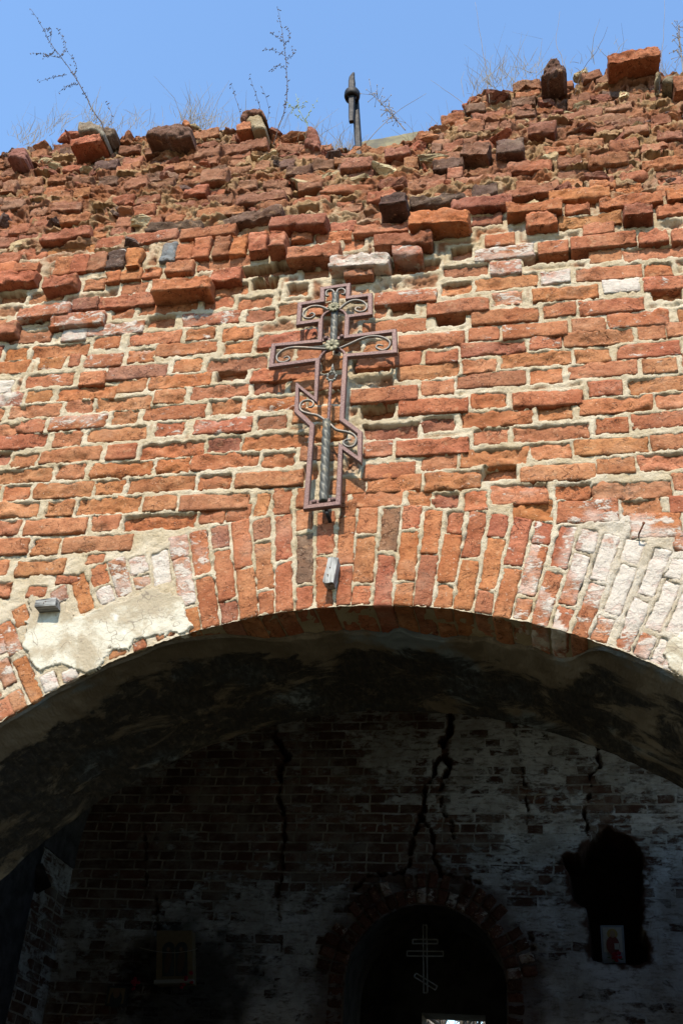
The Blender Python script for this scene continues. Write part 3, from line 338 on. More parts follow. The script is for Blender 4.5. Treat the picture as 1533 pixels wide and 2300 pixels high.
def m_brick(dust=.5, name="fired_brick"):
    k = NT(name)
    at = k.n("ShaderNodeAttribute", attribute_name="Col")
    col, white = at.outputs["Color"], at.outputs["Alpha"]
    p = k.pos()
    v = k.noise(p, 9, 5, .6)
    col = k.mix(k.ramp(k.noise(k.pos((1, 1, 1), (11, 3, 2)), 1.7, 5, .65), .40, .64, 0, dust), col, (.36, .155, .072))
    col = k.mix(k.ramp(k.noise(k.pos((1.6, 1, .6), (2, 8, 5)), 2.4, 5, .7), .54, .70, 0, .5), col, k.mix(1.0, col, (.62, .55, .52), 'MULTIPLY'))
    c = k.mix(k.ramp(v, .3, .7), k.mix(1.0, col, (.80, .72, .66), 'MULTIPLY'), k.mix(1.0, col, (1.14, 1.22, 1.25), 'MULTIPLY'))
    c = k.mix(k.ramp(k.noise(p, 42, 5, .75), .50, .68, 0, .8), c, k.mix(1.0, c, (.50, .43, .40), 'MULTIPLY'))
    c = k.mix(k.ramp(k.noise(k.pos((1, 1, 2.2), (5, 2, 9)), 20, 6, .75), .54, .66, 0, .6), c, k.mix(1.0, c, (1.35, 1.5, 1.6), 'MULTIPLY'))
    cr = k.math('ABSOLUTE', k.math('SUBTRACT', k.noise(k.pos((1, 1, 1.6), (1, 7, 3)), 16, 4, .6, .5), .5))
    crk = k.ramp(cr, .0, .016, 1, 0)
    c = k.mix(k.math('MULTIPLY', crk, k.ramp(k.noise(p, 8, 2), .44, .54)), c, k.mix(1.0, c, (.24, .19, .17), 'MULTIPLY'))
    c = k.mix(k.ramp(k.noise(p, 26, 3, .6), .60, .70, 0, .35), c, (.46, .27, .15))
    c = k.mix(k.ramp(k.noise(p, 210, 2, .5), .66, .74, 0, .7), c, (.10, .05, .035))
    c = k.mix(k.ramp(k.noise(p, 150, 2, .5), .68, .74, 0, .6), c, (.58, .46, .36))
    # lime left on the face: ragged flakes, a little drawn out along the bed
    pw = k.pos((1, 1, 1.7), (3.1, 0, 5.7))
    wnz = k.math('ADD', k.math('MULTIPLY', k.noise(pw, 15, 7, .68, .4), .75), k.math('MULTIPLY', k.noise(k.pos((1, 1, 2.6)), 55, 4, .6), .25))
    th = k.math('SUBTRACT', .665, k.math('MULTIPLY', white, .265))
    mask = k.ramp(wnz, th, k.math('ADD', th, .06), 0, .85)
    thin = k.ramp(k.noise(pw, 7, 5, .6), k.math('SUBTRACT', .80, k.math('MULTIPLY', white, .62)), k.math('SUBTRACT', .95, k.math('MULTIPLY', white, .50)), 0, k.ramp(white, .5, .85, .5, .93))
    lime = k.mix(k.noise(p, 40, 4), (.42, .35, .28), (.60, .54, .47))
    c = k.mix(thin, c, k.mix(k.ramp(white, .4, .9), (.48, .33, .26), (.55, .45, .385)))
    c = k.mix(k.ramp(k.noise(k.pos((1, 1, 1.4), (7, 7, 1)), 3.3, 7, .72), .52, .74, 0, .22), c, (.50, .37, .26))
    c = k.mix(mask, c, lime)
    h = k.math('ADD', k.noise(p, 70, 6, .7), k.math('MULTIPLY', mask, .25))
    nrm = k.bump(k.noise(p, 240, 3, .6), .6, .0025)
    nrm = k.bump(h, .9, .009, nrm)
    nrm = k.bump(k.math('MULTIPLY', crk, -1.0), .5, .004, nrm)
    return k.out(c, nrm, .92)
def m_mortar():
    k = NT("lime_mortar")
    at = k.n("ShaderNodeAttribute", attribute_name="Col")
    p = k.pos()
    col = at.outputs["Color"]
    c = k.mix(k.ramp(k.noise(p, 6, 5, .6), .35, .68), k.mix(1.0, col, (.88, .82, .72), 'MULTIPLY'), k.mix(1.0, col, (1.12, 1.12, 1.13), 'MULTIPLY'))
    c = k.mix(k.ramp(k.noise(p, 90, 3, .6), .60, .70, 0, .5), c, k.mix(1.0, c, (.60, .52, .42), 'MULTIPLY'))
    c = k.mix(k.ramp(k.noise(p, 240, 2, .5), .66, .72, 0, .7), c, (.20, .16, .12))
    nrm = k.bump(k.noise(p, 300, 3, .7), .5, .002)
    nrm = k.bump(k.noise(p, 75, 6, .78), 1.0, .012, nrm)
    return k.out(c, nrm, .95)
def m_plaster():
    k = NT("old_lime_plaster")
    p = k.pos()
    c = k.mix(k.ramp(k.noise(p, 5.5, 6, .6, .3), .42, .56), (.34, .275, .19), (.52, .47, .375))
    c = k.mix(k.ramp(k.noise(p, 14, 5, .65), .60, .72, 0, .6), c, (.40, .34, .26))
    c = k.mix(k.ramp(k.noise(p, 110, 3, .5), .68, .74, 0, .8), c, (.18, .14, .11))
    c = k.mix(k.ramp(k.noise(p, 9, 3, .5), .64, .70, 0, .7), c, (.64, .61, .56))
    nrm = k.bump(k.noise(p, 180, 4, .7), .4, .002)
    cr = k.math('ABSOLUTE', k.math('SUBTRACT', k.noise(p, 4.5, 3, .6, .6), .5))
    crk = k.ramp(cr, 0, .006, 1, 0)
    c = k.mix(k.math('MULTIPLY', crk, .7), c, (.16, .12, .09))
    nrm = k.bump(k.noise(p, 24, 7, .7), .8, .012, nrm)
    return k.out(c, nrm, .93)
def m_soffit():
    k = NT("sooty_plaster")
    at = k.n("ShaderNodeAttribute", attribute_name="Col")
    soot_dark = at.outputs["Alpha"]
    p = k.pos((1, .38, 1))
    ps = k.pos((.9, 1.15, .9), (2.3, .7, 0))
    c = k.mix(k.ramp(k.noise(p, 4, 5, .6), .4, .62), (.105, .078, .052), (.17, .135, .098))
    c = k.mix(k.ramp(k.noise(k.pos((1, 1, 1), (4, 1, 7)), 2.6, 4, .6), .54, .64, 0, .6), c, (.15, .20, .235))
    s = k.math('ADD', k.math('MULTIPLY', k.noise(ps, 5.0, 9, .72, .6), 1.25), k.math('MULTIPLY', soot_dark, .40))
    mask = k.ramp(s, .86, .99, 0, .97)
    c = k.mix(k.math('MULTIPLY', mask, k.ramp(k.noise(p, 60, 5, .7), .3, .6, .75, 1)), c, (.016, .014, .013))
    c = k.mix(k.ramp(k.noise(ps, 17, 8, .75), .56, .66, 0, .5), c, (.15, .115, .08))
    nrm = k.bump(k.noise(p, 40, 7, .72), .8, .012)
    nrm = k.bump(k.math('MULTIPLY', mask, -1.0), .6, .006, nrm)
    return k.out(c, nrm, .9)
def m_inner():
    """whitewashed inner brickwork: Col.a is how much lime is left, Col.r marks bare torn places"""
    k = NT("whitewashed_brickwork")
    at = k.n("ShaderNodeAttribute", attribute_name="Col")
    sep = k.n("ShaderNodeSeparateColor", Color=at.outputs["Color"])
    white = at.outputs["Alpha"]
    g = k.n("ShaderNodeTexCoord")
    sx = k.n("ShaderNodeSeparateXYZ", Vector=g.outputs["Object"])
    nz = k.noise(g.outputs["Object"], 3, 3)
    u = k.math('ADD', k.math('ADD', sx.outputs[0], k.math('MULTIPLY', k.noise(g.outputs['Object'], 9, 3), .05)), k.math('MULTIPLY', sx.outputs[1], 1.0))
    wv = k.math('ADD', sx.outputs[2], k.math('MULTIPLY', nz, .03))
    cv = k.n("ShaderNodeCombineXYZ", X=u, Y=wv)
    bt = k.n("ShaderNodeTexBrick", Vector=cv.outputs[0], Color1=(0, 0, 0, 1), Color2=(1, 1, 1, 1), Mortar=(.5, .5, .5, 1), Scale=1.0)
    bt.offset = .5
    bt.offset_frequency = 2
    bt.squash = .55
    bt.squash_frequency = 3
    for nm, v in (("Mortar Size", .009), ("Mortar Smooth", .2), ("Bias", 0.0), ("Brick Width", .27), ("Row Height", .0885)):
        bt.inputs[nm].default_value = v
    p = k.pos()
    rnd = bt.outputs["Color"]
    mort = bt.outputs["Fac"]
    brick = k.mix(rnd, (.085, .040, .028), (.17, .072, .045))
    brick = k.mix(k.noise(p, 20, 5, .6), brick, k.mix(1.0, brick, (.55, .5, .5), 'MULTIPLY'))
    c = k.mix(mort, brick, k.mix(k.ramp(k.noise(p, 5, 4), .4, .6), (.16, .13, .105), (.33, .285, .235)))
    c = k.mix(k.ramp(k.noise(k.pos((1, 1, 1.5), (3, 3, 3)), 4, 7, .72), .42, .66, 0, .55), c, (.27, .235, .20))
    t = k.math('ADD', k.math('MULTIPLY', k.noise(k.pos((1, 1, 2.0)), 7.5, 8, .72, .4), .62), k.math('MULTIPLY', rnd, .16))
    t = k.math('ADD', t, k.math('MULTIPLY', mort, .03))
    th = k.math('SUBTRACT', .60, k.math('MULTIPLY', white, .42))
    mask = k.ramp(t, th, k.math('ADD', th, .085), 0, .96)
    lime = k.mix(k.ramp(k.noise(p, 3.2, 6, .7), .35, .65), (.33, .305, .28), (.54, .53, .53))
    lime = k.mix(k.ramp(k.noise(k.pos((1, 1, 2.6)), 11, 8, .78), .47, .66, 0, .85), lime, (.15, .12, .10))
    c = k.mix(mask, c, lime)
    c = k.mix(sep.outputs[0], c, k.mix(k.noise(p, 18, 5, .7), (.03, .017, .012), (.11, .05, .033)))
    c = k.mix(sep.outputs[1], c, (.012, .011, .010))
    h = k.math('ADD', k.math('MULTIPLY', mort, -.6), k.math('MULTIPLY', mask, .7))
    nrm = k.bump(k.noise(p, 70, 5, .7), .5, .006)
    nrm = k.bump(h, .9, .018, nrm)
    return k.out(c, nrm, .93)
def m_plain(name, c0, c1, scale=20, rough=.9, bump=.3, stretch=(1, 1, 1), metal=None, dist=.003):
    k = NT(name)
    p = k.pos(stretch)
    nn = k.noise(p, scale, 6, .65)
    return k.out(k.mix(k.ramp(nn, .35, .65), c0, c1), k.bump(k.noise(p, scale * 3, 4, .7), bump, dist), rough, metal)
def m_hammered():
    k = NT("hammered_copper_paint")
    p = k.pos()
    vor = k.n("ShaderNodeTexVoronoi", Vector=p, Scale=190.0)
    c = k.mix(k.ramp(k.noise(p, 190, 2, .5), .42, .62), (.105, .055, .048), (.17, .100, .090))
    c = k.mix(k.ramp(k.noise(p, 9, 3), .45, .7, 0, .35), c, (.22, .12, .09))
    return k.out(c, k.bump(vor.outputs["Distance"], .30, .002), .55, .15)
def m_patina(name, dark, light, gold):
    k = NT(name)
    p = k.pos()
    g = k.n("ShaderNodeNewGeometry")
    c = k.mix(k.ramp(g.outputs["Pointiness"], .47, .56), dark, light)
    c = k.mix(k.ramp(k.noise(p, 22, 4, .6), .52, .70, 0, .6), c, gold)
    return k.out(c, k.bump(k.noise(p, 220, 3, .6), .25, .001), .5, .2)

MB2 = m_brick(.06, "weathered_brick")
MB, MM, MP, MS, MI = m_brick(), m_mortar(), m_plaster(), m_soffit(), m_inner()
M_FRAME = m_hammered()
M_SCROLL = m_patina("grey_bronze_scroll", (.16, .14, .12), (.46, .42, .36), (.36, .27, .20))
M_ROD = m_patina("patinated_twist_bar", (.07, .066, .055), (.25, .24, .205), (.22, .18, .115))
M_ROSE = m_patina("dull_gold_flower", (.075, .066, .042), (.19, .17, .105), (.17, .14, .08))
M_IRON = m_plain("forged_black_iron", (.018, .017, .018), (.05, .046, .045), 30, .6, .4, metal=.5)
M_WOOD = m_plain("weathered_grey_wood", (.10, .094, .085), (.40, .385, .36), 70, .9, 1.0, (1, 1, .16))
M_WOODH = m_plain("weathered_grey_board", (.09, .085, .078), (.33, .32, .30), 70, .9, 1.0, (.16, 1, 1))
M_GROUND = m_plain("trodden_earth", (.030, .032, .016), (.078, .068, .044), .8, .95, .4, dist=.03)
M_GRASS = m_plain("dry_grass", (.17, .13, .08), (.29, .235, .15), 9, .9, .1)
M_STALK = m_plain("dark_dry_stalk", (.045, .032, .028), (.10, .07, .055), 12, .9, .2)
M_PALE = m_plain("pale_dry_stalk", (.17, .13, .095), (.28, .22, .16), 12, .9, .2)
M_GREEN = m_plain("young_green_shoot", (.16, .18, .06), (.30, .33, .12), 12, .8, .2)
M_BARK = m_plain("grey_bark", (.09, .075, .06), (.20, .17, .14), 14, .9, .6, (1, 1, .3))
M_STONE = m_plain("lichened_stone", (.10, .09, .07), (.20, .17, .10), 7, .95, .6)
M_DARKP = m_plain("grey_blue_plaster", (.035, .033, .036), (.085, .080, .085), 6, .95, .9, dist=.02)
M_RUST = m_plain("rusty_iron", (.10, .035, .018), (.20, .08, .04), 60, .9, .4)

# ------------------------------------------------------------------ the ruined wall
ACX, ACZ, ARAD = -.7447, 1.4403, 2.029
WX0, WX1 = -3.7, 1.95
THICK = .73
def recede(z):
    t = np.clip((np.asarray(z, float) - 5.3) / 1.0, 0, 1.3)
    return .25 * t ** 1.2
skx = np.array([p[0] for p in SKY]); skz = np.array([p[1] for p in SKY])
def ztop(x):
    return np.interp(x, skx, skz)

wall = empty("ruined_brick_wall", (ACX, .3, 0), "weathered red brick church wall with an arched opening and a crumbling top edge", "brick wall")
bricks = []          # cx, cz, w, h, yf, ang, type, white
for (cx, cz, w, h, yf, t, wh) in BRICKS:
    if h == 0:
        h = .0735 if cz < 5.3 else .068
    prot = -(yf - float(recede(cz)))
    if cz < 4.95 and -.05 < yf < -.004:
        yf *= .5
    ang = rng.normal(0, .008) + (rng.normal(0, .03) if prot > .06 else 0) + (rng.normal(0, .07) if cz > 5.75 else 0)
    bricks.append((cx, cz, w, h, yf, ang, t, wh / 9))
vous = []
for (cx, cz, w, l, a, t, wh) in VOUS:
    a = .35 * a - .65 * math.atan2(cx - ACX, cz - ACZ)
    ux, uz = -math.sin(a), math.cos(a)
    rb = math.hypot(cx - ux * l / 2 - ACX, cz - uz * l / 2 - ACZ)
    rt = math.hypot(cx + ux * l / 2 - ACX, cz + uz * l / 2 - ACZ)
    if rb < ARAD + .035:                       # bricks of the lowest row end exactly on the arch line
        nl_ = l + (rb - ARAD) - .001 + rng.uniform(-.003, .003)
        if nl_ < .03:
            continue
        cx, cz = cx + ux * (l - nl_) / 2, cz + uz * (l - nl_) / 2
        l = nl_
    vous.append((cx, cz, w * 1.0, l, rng.normal(0, .002), a, t.replace('2', ''), wh / 9))

# fill what was not traced: same bond, courses of 88.5 mm
occ_n = 900
gx0, gz0, gs = WX0, 0.0, .01
OW, OH = int((WX1 - WX0) / gs) + 1, int(7.0 / gs)
occ = np.zeros((OH, OW), bool)
def mark(cx, cz, w, h, ang=0, test=False):
    hx, hz = w / 2, h / 2
    e = abs(math.cos(ang)) * hx + abs(math.sin(ang)) * hz, abs(math.sin(ang)) * hx + abs(math.cos(ang)) * hz
    i0, i1 = max(0, int((cx - e[0] - gx0) / gs)), min(OW, int((cx + e[0] - gx0) / gs) + 1)
    j0, j1 = max(0, int((cz - e[1] - gz0) / gs)), min(OH, int((cz + e[1] - gz0) / gs) + 1)
    if i1 <= i0 or j1 <= j0:
        return 1.0
    X = gx0 + (np.arange(i0, i1) + .5) * gs - cx
    Zz = gz0 + (np.arange(j0, j1) + .5) * gs - cz
    XX, ZZ = np.meshgrid(X, Zz)
    c, s = math.cos(ang), math.sin(ang)
    a, b = c * XX + s * ZZ, -s * XX + c * ZZ
    m = (np.abs(a) < hx) & (np.abs(b) < hz)
    sub = occ[j0:j1, i0:i1]
    if test:
        return sub[m].mean() if m.any() else 0.0
    sub |= m
def to_face(cx, cz, yf):            # tracing is already in true wall coordinates
    return cx, cz
for b in bricks:
    mark(b[0], b[1], b[2] + .012, b[3] + .012, b[5])
for v in vous:
    mark(v[0], v[1], v[2] + .01, v[3] + .01, v[5])
# arch ring beyond the traced part
for side in (-1, 1):
    th = .0
    k = 0
    while th < math.pi / 2 - .02:
        th = .045 * k + .02
        k += 1
        split = (.2125, .106) if k % 2 else (.106, .2125)
        rr = ARAD + .004
        for L in split:
            rm = rr + L / 2
            x, z = ACX + side * math.sin(th) * rm, ACZ + math.cos(th) * rm
            if mark(x, z, .066, L * .9, -side * th, test=True) < .12 and L > .1:
                vous.append((x, z, .072, L - .01, rng.normal(0, .003), -side * th, 'orrRb'[rng.integers(5)], .2 if x < 0 else .6))
                mark(x, z, .08, L, -side * th)
            rr += L
ring_out = ARAD + .33
nfill = 0
for row in range(0, 66):
    z = .045 + row * .0885
    x = WX0 + rng.uniform(-.2, 0)
    k = row
    while x < WX1:
        L = .255 if (k % 2) else .122
        cx = x + L / 2
        rr = math.hypot(cx - ACX, z - ACZ)
        inside = (z < ACZ and abs(cx - ACX) < ARAD + L / 2) or (z >= ACZ and rr < ARAD + L / 2 + .02)
        in_ring = z >= ACZ and rr < ring_out - .02 and -2.6 < cx < 1.2
        if not inside and not in_ring and z < 5.45 and mark(cx, z, L, .07, 0, test=True) < .06:
            t = 'oobbrbe'[rng.integers(7)]
            t = 'be' if t == 'e' else t + ('e' if rng.random() < .4 else '')
            bricks.append((cx, z, L, .072, rng.normal(0, .005), rng.normal(0, .008), t, rng.choice([0, .1, .3])))
            mark(cx, z, L + .012, .084)
            nfill += 1
        x += L + .014
        k += 1
for row in range(0, 24):
    z0 = 5.36 + row * .082
    x = -3.2
    while x < 1.1:
        Lb = rng.choice([.10, .12, .15, .22]) * rng.uniform(.8, 1.1)
        cx, z = x + Lb / 2, z0 + rng.normal(0, .008)
        if z < float(ztop(cx)) - .02 and mark(cx, z, Lb * .8, .05, 0, test=True) < .22 and rng.random() < .86:
            t = ['Re', 're', 'oe', 'be', 're', 'oe', 'de'][rng.integers(7)]
            bricks.append((cx, z, Lb, .064 * rng.uniform(.8, 1.1), float(recede(z)) - rng.uniform(-.02, .05), rng.normal(0, .06), t, .1))
            mark(cx, z, Lb, .075)
        x += Lb + rng.uniform(.004, .02)
print("filled", nfill, "bricks", len(bricks), "voussoirs", len(vous))

seed = 0
facing, upper = Soup(), Soup()
def wash(V, wh):
    """old limewash: a worn film over the right haunch of the arch, on bricks and joints alike"""
    x, z = V[:, 0], V[:, 2]
    r = np.hypot(x - ACX, z - ACZ)
    n = fbm(np.stack([x, x * 0, z], 1), (3.2, 1, 3.2), 4, 201)
    f = smooth(-.12, .14, x + .10 * n) * smooth(ARAD + .66, ARAD + .46, r + .07 * n) * np.clip(.80 + .30 * n, .35, 1)
    f2 = smooth(-1.25, -1.55, x + .1 * n) * smooth(ARAD + .52, ARAD + .40, r + .05 * n) * np.clip(.28 + .3 * n, 0, .6)
    return np.clip(np.where(f > .02, .36 * wh + .74 * f, wh) + f2 * .5, 0, 1)
for (cx, cz, w, h, yf, ang, t, wh) in bricks:
    seed += 1
    er = 'e' in t
    far = cz < 2.9 or cx < -3.2 or cx > 1.0
    top = cz > 5.5
    if top and not er and rng.random() < .7:
        er = True
    if top:
        ang = ang + rng.normal(0, .06)
        w, h = w * rng.uniform(.85, 1.0), h * rng.uniform(.88, 1.12)
    w, h = w + (.009 if er else .003), h + (.006 if er else .002)
    if er:
        yf = yf + .003
    prot = max(0.0, float(recede(cz)) - yf)
    if top:
        yf = yf + prot * .22
        prot = prot * .78
    V, Fc = brick_geo(cx, cz, w, h, yf + rng.normal(0, .0025), .075 + prot, ang, er, seed, .03 if far else .0105,
                      2.8 if top else (2.6 if prot > .04 else 1.7), 1.5 if prot > .04 else (1.15 if t[0] in 'ob' else .9))
    c = brick_color(t)
    if cz > 5.4:
        m_ = min(1, (cz - 5.4) / .4) * rng.uniform(.2, .85)
        c = c * (1 - m_) + np.array([.20, .098, .058]) * rng.uniform(.65, 1.35) * m_
    wcol = wh if not er else wh * .4
    (upper if cz > 5.25 else facing).add(V, Fc, np.concatenate([np.tile(c, (len(V), 1)), wash(V, wcol)[:, None]], 1))
facing.build("brick_facing", MB, wall)
ring = Soup()
for (cx, cz, w, l, yf, ang, t, wh) in vous:
    seed += 1
    V, Fc = brick_geo(cx, cz, w + .001, l + .002, yf, .27, ang, 'e' in t, seed, .0105, .7, .16)
    ring.add(V, Fc, np.concatenate([np.tile(brick_color(t), (len(V), 1)), wash(V, wh)[:, None]], 1))
ring.build("arch_ring", MB, wall)
upper.build("broken_cornice_bricks", MB2, wall)

def trim_arch(V, q, rad=ARAD - .001):
    """cut a sheet at the arch: drop what lies inside, pull the edge on to the circle"""
    dx, dz = V[:, 0] - ACX, V[:, 2] - ACZ
    r = np.hypot(dx, dz)
    q = q[(r[q] > rad).any(1)]
    m = r < rad
    V[m, 0] = ACX + dx[m] / r[m] * rad
    V[m, 2] = ACZ + dz[m] / r[m] * rad
    return q
# mortar and rubble body: one sheet with the joints, torn and lumpy where the facing is gone
def mortar_sheet():
    s = .0062
    xs = np.arange(-3.25, 1.25, s)
    nx = len(xs)
    zlo = 2.9
    nz = int((6.75 - zlo) / s)
    zt = ztop(xs) + .05 * fbm(np.stack([xs, xs * 0, xs * 0], 1), (6, 1, 1), 4, 91)
    v = np.linspace(0, 1, nz)
    zs = zlo + s * np.arange(nz)
    X, Zg = np.meshgrid(xs, zs)
    # sampled position; rows above the broken top fold back over the wall head
    over = np.clip(Zg - zt[None, :], 0, None)
    Zc = np.minimum(Zg, zt[None, :])
    P = np.stack([X.ravel(), np.zeros(X.size), Zc.ravel() + over.ravel()], 1)
    up = smooth(5.15, 5.75, Zc).ravel()
    g = fbm(P, (16, 1, 16), 4, 51, .6)
    g2 = fbm(P, (60, 1, 60), 3, 61, .6)
    lump = fbm(P, (7, 1, 8), 4, 71, .55)
    rough = 1 - np.abs(fbm(P, (11, 1, 15), 4, 81, .6))
    Y = recede(Zc).ravel() + .0010 - .0022 * smooth(ARAD + .60, ARAD + .45, np.hypot(P[:, 0] - ACX, P[:, 2] - ACZ)) + .0058 * g + .0045 * g2
    Y = Y + up * (.008 + .040 * lump - .028 * rough + .012 * g + .007 * g2)
    Y = Y + .013 * np.clip(fbm(P, (3, 1, 3.5), 3, 95) - .3, 0, 1) * (1 - up)
    Y = Y.reshape(X.shape)
    colr = np.zeros((nz, nx, 4))
    base = np.array([.60, .50, .36])
    upc = np.array([.40, .25, .135])
    u3 = up.reshape(X.shape)[..., None]
    colr[..., :3] = base * (1 - u3) + upc * u3
    red = smooth(-.25, .2, fbm(P, (8, 1, 10), 4, 103)).reshape(X.shape)[..., None] * u3
    colr[..., :3] = colr[..., :3] * (1 - red) + np.array([.27, .115, .062]) * red
    dk = smooth(.15, .6, fbm(P, (5, 1, 7), 4, 107)).reshape(X.shape)[..., None] * smooth(5.6, 6.1, Zc)[..., None]
    colr[..., :3] = colr[..., :3] * (1 - dk * .6) + np.array([.17, .095, .062]) * dk * .6
    wz = wash(P, 0.0).reshape(X.shape)[..., None]
    colr[..., :3] = colr[..., :3] * (1 - wz) + np.array([.60, .53, .455]) * wz
    SD = np.full(X.shape, -.05)
    for (cx, cz, w, h, yf, ang, t, wh) in bricks + vous:
        hx, hz = w / 2 + .045, h / 2 + .045
        e = hx + hz
        i0, i1 = np.searchsorted(xs, [cx - e, cx + e])
        j0, j1 = np.searchsorted(zs, [cz - e, cz + e])
        if i1 - i0 < 2 or j1 - j0 < 2:
            continue
        XX, ZZ = X[j0:j1, i0:i1] - cx, Zg[j0:j1, i0:i1] - cz
        c, sn = math.cos(ang), math.sin(ang)
        a, b = c * XX + sn * ZZ, -sn * XX + c * ZZ
        sd = np.minimum(hx - np.abs(a), hz - np.abs(b)) - .045
        sub2 = SD[j0:j1, i0:i1]
        np.maximum(sub2, sd, out=sub2)
        jit = .004 * fbm(np.stack([X[j0:j1, i0:i1].ravel(), XX.ravel() * 0, Zg[j0:j1, i0:i1].ravel()], 1), (38, 1, 38), 3, 7).reshape(XX.shape) * 1.9
        sd = sd + jit - .001
        deep = np.clip(sd / .010, 0, 1) * (.045 if 'e' in t else .03)
        if yf > .02:
            deep = deep + np.clip(sd / .010, 0, 1) * (yf * 1.3 + .012)
        sub = Y[j0:j1, i0:i1]
        np.maximum(sub, sub + deep, out=sub)
    # places with no facing brick left: the torn brick backing shows, rough and set back
    gap = smooth(-.013, -.028, SD + .008 * g.reshape(X.shape)) * smooth(3.95, 4.05, Zc)
    gr = rough.reshape(X.shape)
    Y = Y + gap * (.016 - .030 * (gr - .62) + .006 * g.reshape(X.shape) + .006 * g2.reshape(X.shape))
    tone = np.array([.33, .125, .055])[None, None] * (1 + .25 * lump.reshape(X.shape))[..., None]
    gcol = np.where((red > .5) & (u3 > .5), tone, tone)
    k_ = (gap * .85 * smooth(-.35, .1, fbm(P, (10, 1, 14), 3, 131)).reshape(X.shape))[..., None]
    colr[..., :3] = colr[..., :3] * (1 - k_) + gcol * k_
    k2 = (smooth(.014, .034, Y - recede(Zc)) * (1 - smooth(5.2, 5.5, Zc)) * smooth(4.0, 4.1, Zc) * .8)[..., None]
    colr[..., :3] = colr[..., :3] * (1 - k2) + tone * .85 * k2
    Y = Y + over * 1.6
    V = np.stack([X.ravel(), np.minimum(Y, THICK + .05).ravel(), (Zc + .03 * np.clip(over, 0, .3)).ravel()], 1)
    idx = np.arange(nz * nx).reshape(nz, nx)
    q = np.stack([idx[:-1, :-1], idx[:-1, 1:], idx[1:, 1:], idx[1:, :-1]], -1).reshape(-1, 4)
    q = trim_arch(V, q)
    mesh_obj("lime_mortar", V, q, MM, wall, colr.reshape(-1, 4))
mortar_sheet()
# plain core of the wall: piers, body outside the detailed sheet, back face
core = Soup()
def box(x0, x1, y0, y1, z0, z1):
    V = np.array([(x, y, z) for x in (x0, x1) for y in (y0, y1) for z in (z0, z1)], float)
    Fq = [(0, 1, 3, 2), (4, 6, 7, 5), (0, 4, 5, 1), (2, 3, 7, 6), (0, 2, 6, 4), (1, 5, 7, 3)]
    return V, np.array(Fq)
cc = (.55, .45, .33, 0)
core.add(*box(WX0, ACX - ARAD, .02, THICK, -.1, ACZ), c=cc)
core.add(*box(ACX + ARAD, WX1, .02, THICK, -.1, ACZ), c=cc)
arcn = 48
for i in range(arcn):
    t0, t1 = math.pi * i / arcn - math.pi / 2, math.pi * (i + 1) / arcn - math.pi / 2
    xa, za = ACX + math.sin(t0) * ARAD, ACZ + math.cos(t0) * ARAD
    xb, zb = ACX + math.sin(t1) * ARAD, ACZ + math.cos(t1) * ARAD
    ya = .26
    V = [(xa, ya, za), (xb, ya, zb), (xb, THICK, zb), (xa, THICK, za), (xa, THICK, 5.2), (xb, THICK, 5.2), (xa, ya, 5.2), (xb, ya, 5.2)]
    core.add(np.array(V), [np.array([(0, 3, 2, 1), (3, 4, 5, 2), (4, 6, 7, 5), (6, 0, 1, 7)])], cc)
core.add(*box(WX0, -3.2, .03, THICK, 1.3, 5.8), c=cc)
core.add(*box(1.2, WX1, .03, THICK, 1.3, 5.8), c=cc)
core.add(*box(WX0, WX1, .48, THICK, 5.0, 6.05), c=cc)
core.add(*box(WX0, ACX - ARAD, .06, THICK - .001, 1.4, 5.19), c=cc)
core.add(*box(ACX + ARAD, WX1, .06, THICK - .001, 1.4, 5.19), c=cc)
barrel = Soup()
tb = np.linspace(-math.pi / 2, math.pi / 2, 240)
yb_ = np.linspace(.010, .30, 26)
TB, YBB = np.meshgrid(tb, yb_)
QB = np.stack([TB.ravel() * 2, YBB.ravel(), TB.ravel() * 0], 1)
RB = ARAD + .004 + .004 * fbm(QB, (20, 20, 1), 3, 3)
idx = np.arange(TB.size).reshape(TB.shape)
barrel.add(np.stack([ACX + np.sin(TB.ravel()) * RB, YBB.ravel(), ACZ + np.cos(TB.ravel()) * RB], 1),
           np.stack([idx[:-1, :-1], idx[:-1, 1:], idx[1:, 1:], idx[1:, :-1]], -1).reshape(-1, 4), (.40, .31, .20, 0))
barrel.build("arch_mortar", MM, wall)
core.build("wall_core", MM, wall, False)

# broken brick pieces and lumps bedded in the torn upper part
def chunk_geo(loc, size, seedv, rot=None, n=5, amp=.34):
    T, Fc = box_template(n, n, n)
    d = T / np.linalg.norm(T, axis=1, keepdims=True)
    P = T * .45 + d * .55
    nz_ = fbm(P + seedv * 3.7, (1.1, 1.1, 1.1), 3, 5)
    P = P * (1 + amp * nz_)[:, None]
    # flat broken faces
    for _ in range(6):
        nrm = rng.normal(size=3); nrm /= np.linalg.norm(nrm)
        dd = P @ nrm
        lim = rng.uniform(.48, .74)
        P = P - np.clip(dd - lim, 0, None)[:, None] * nrm
    P = P + d * (.07 * fbm(P + seedv, (4, 4, 4), 3, 9))[:, None]
    P = P * np.array(size) / 2
    a = rot if rot is not None else rng.uniform(-.5, .5, 3)
    Rm = np.array((Matrix.Rotation(a[0], 3, 'X') @ Matrix.Rotation(a[1], 3, 'Y') @ Matrix.Rotation(a[2], 3, 'Z')))
    return P @ Rm.T + np.array(loc), Fc
rub = Soup()
cnt = 0
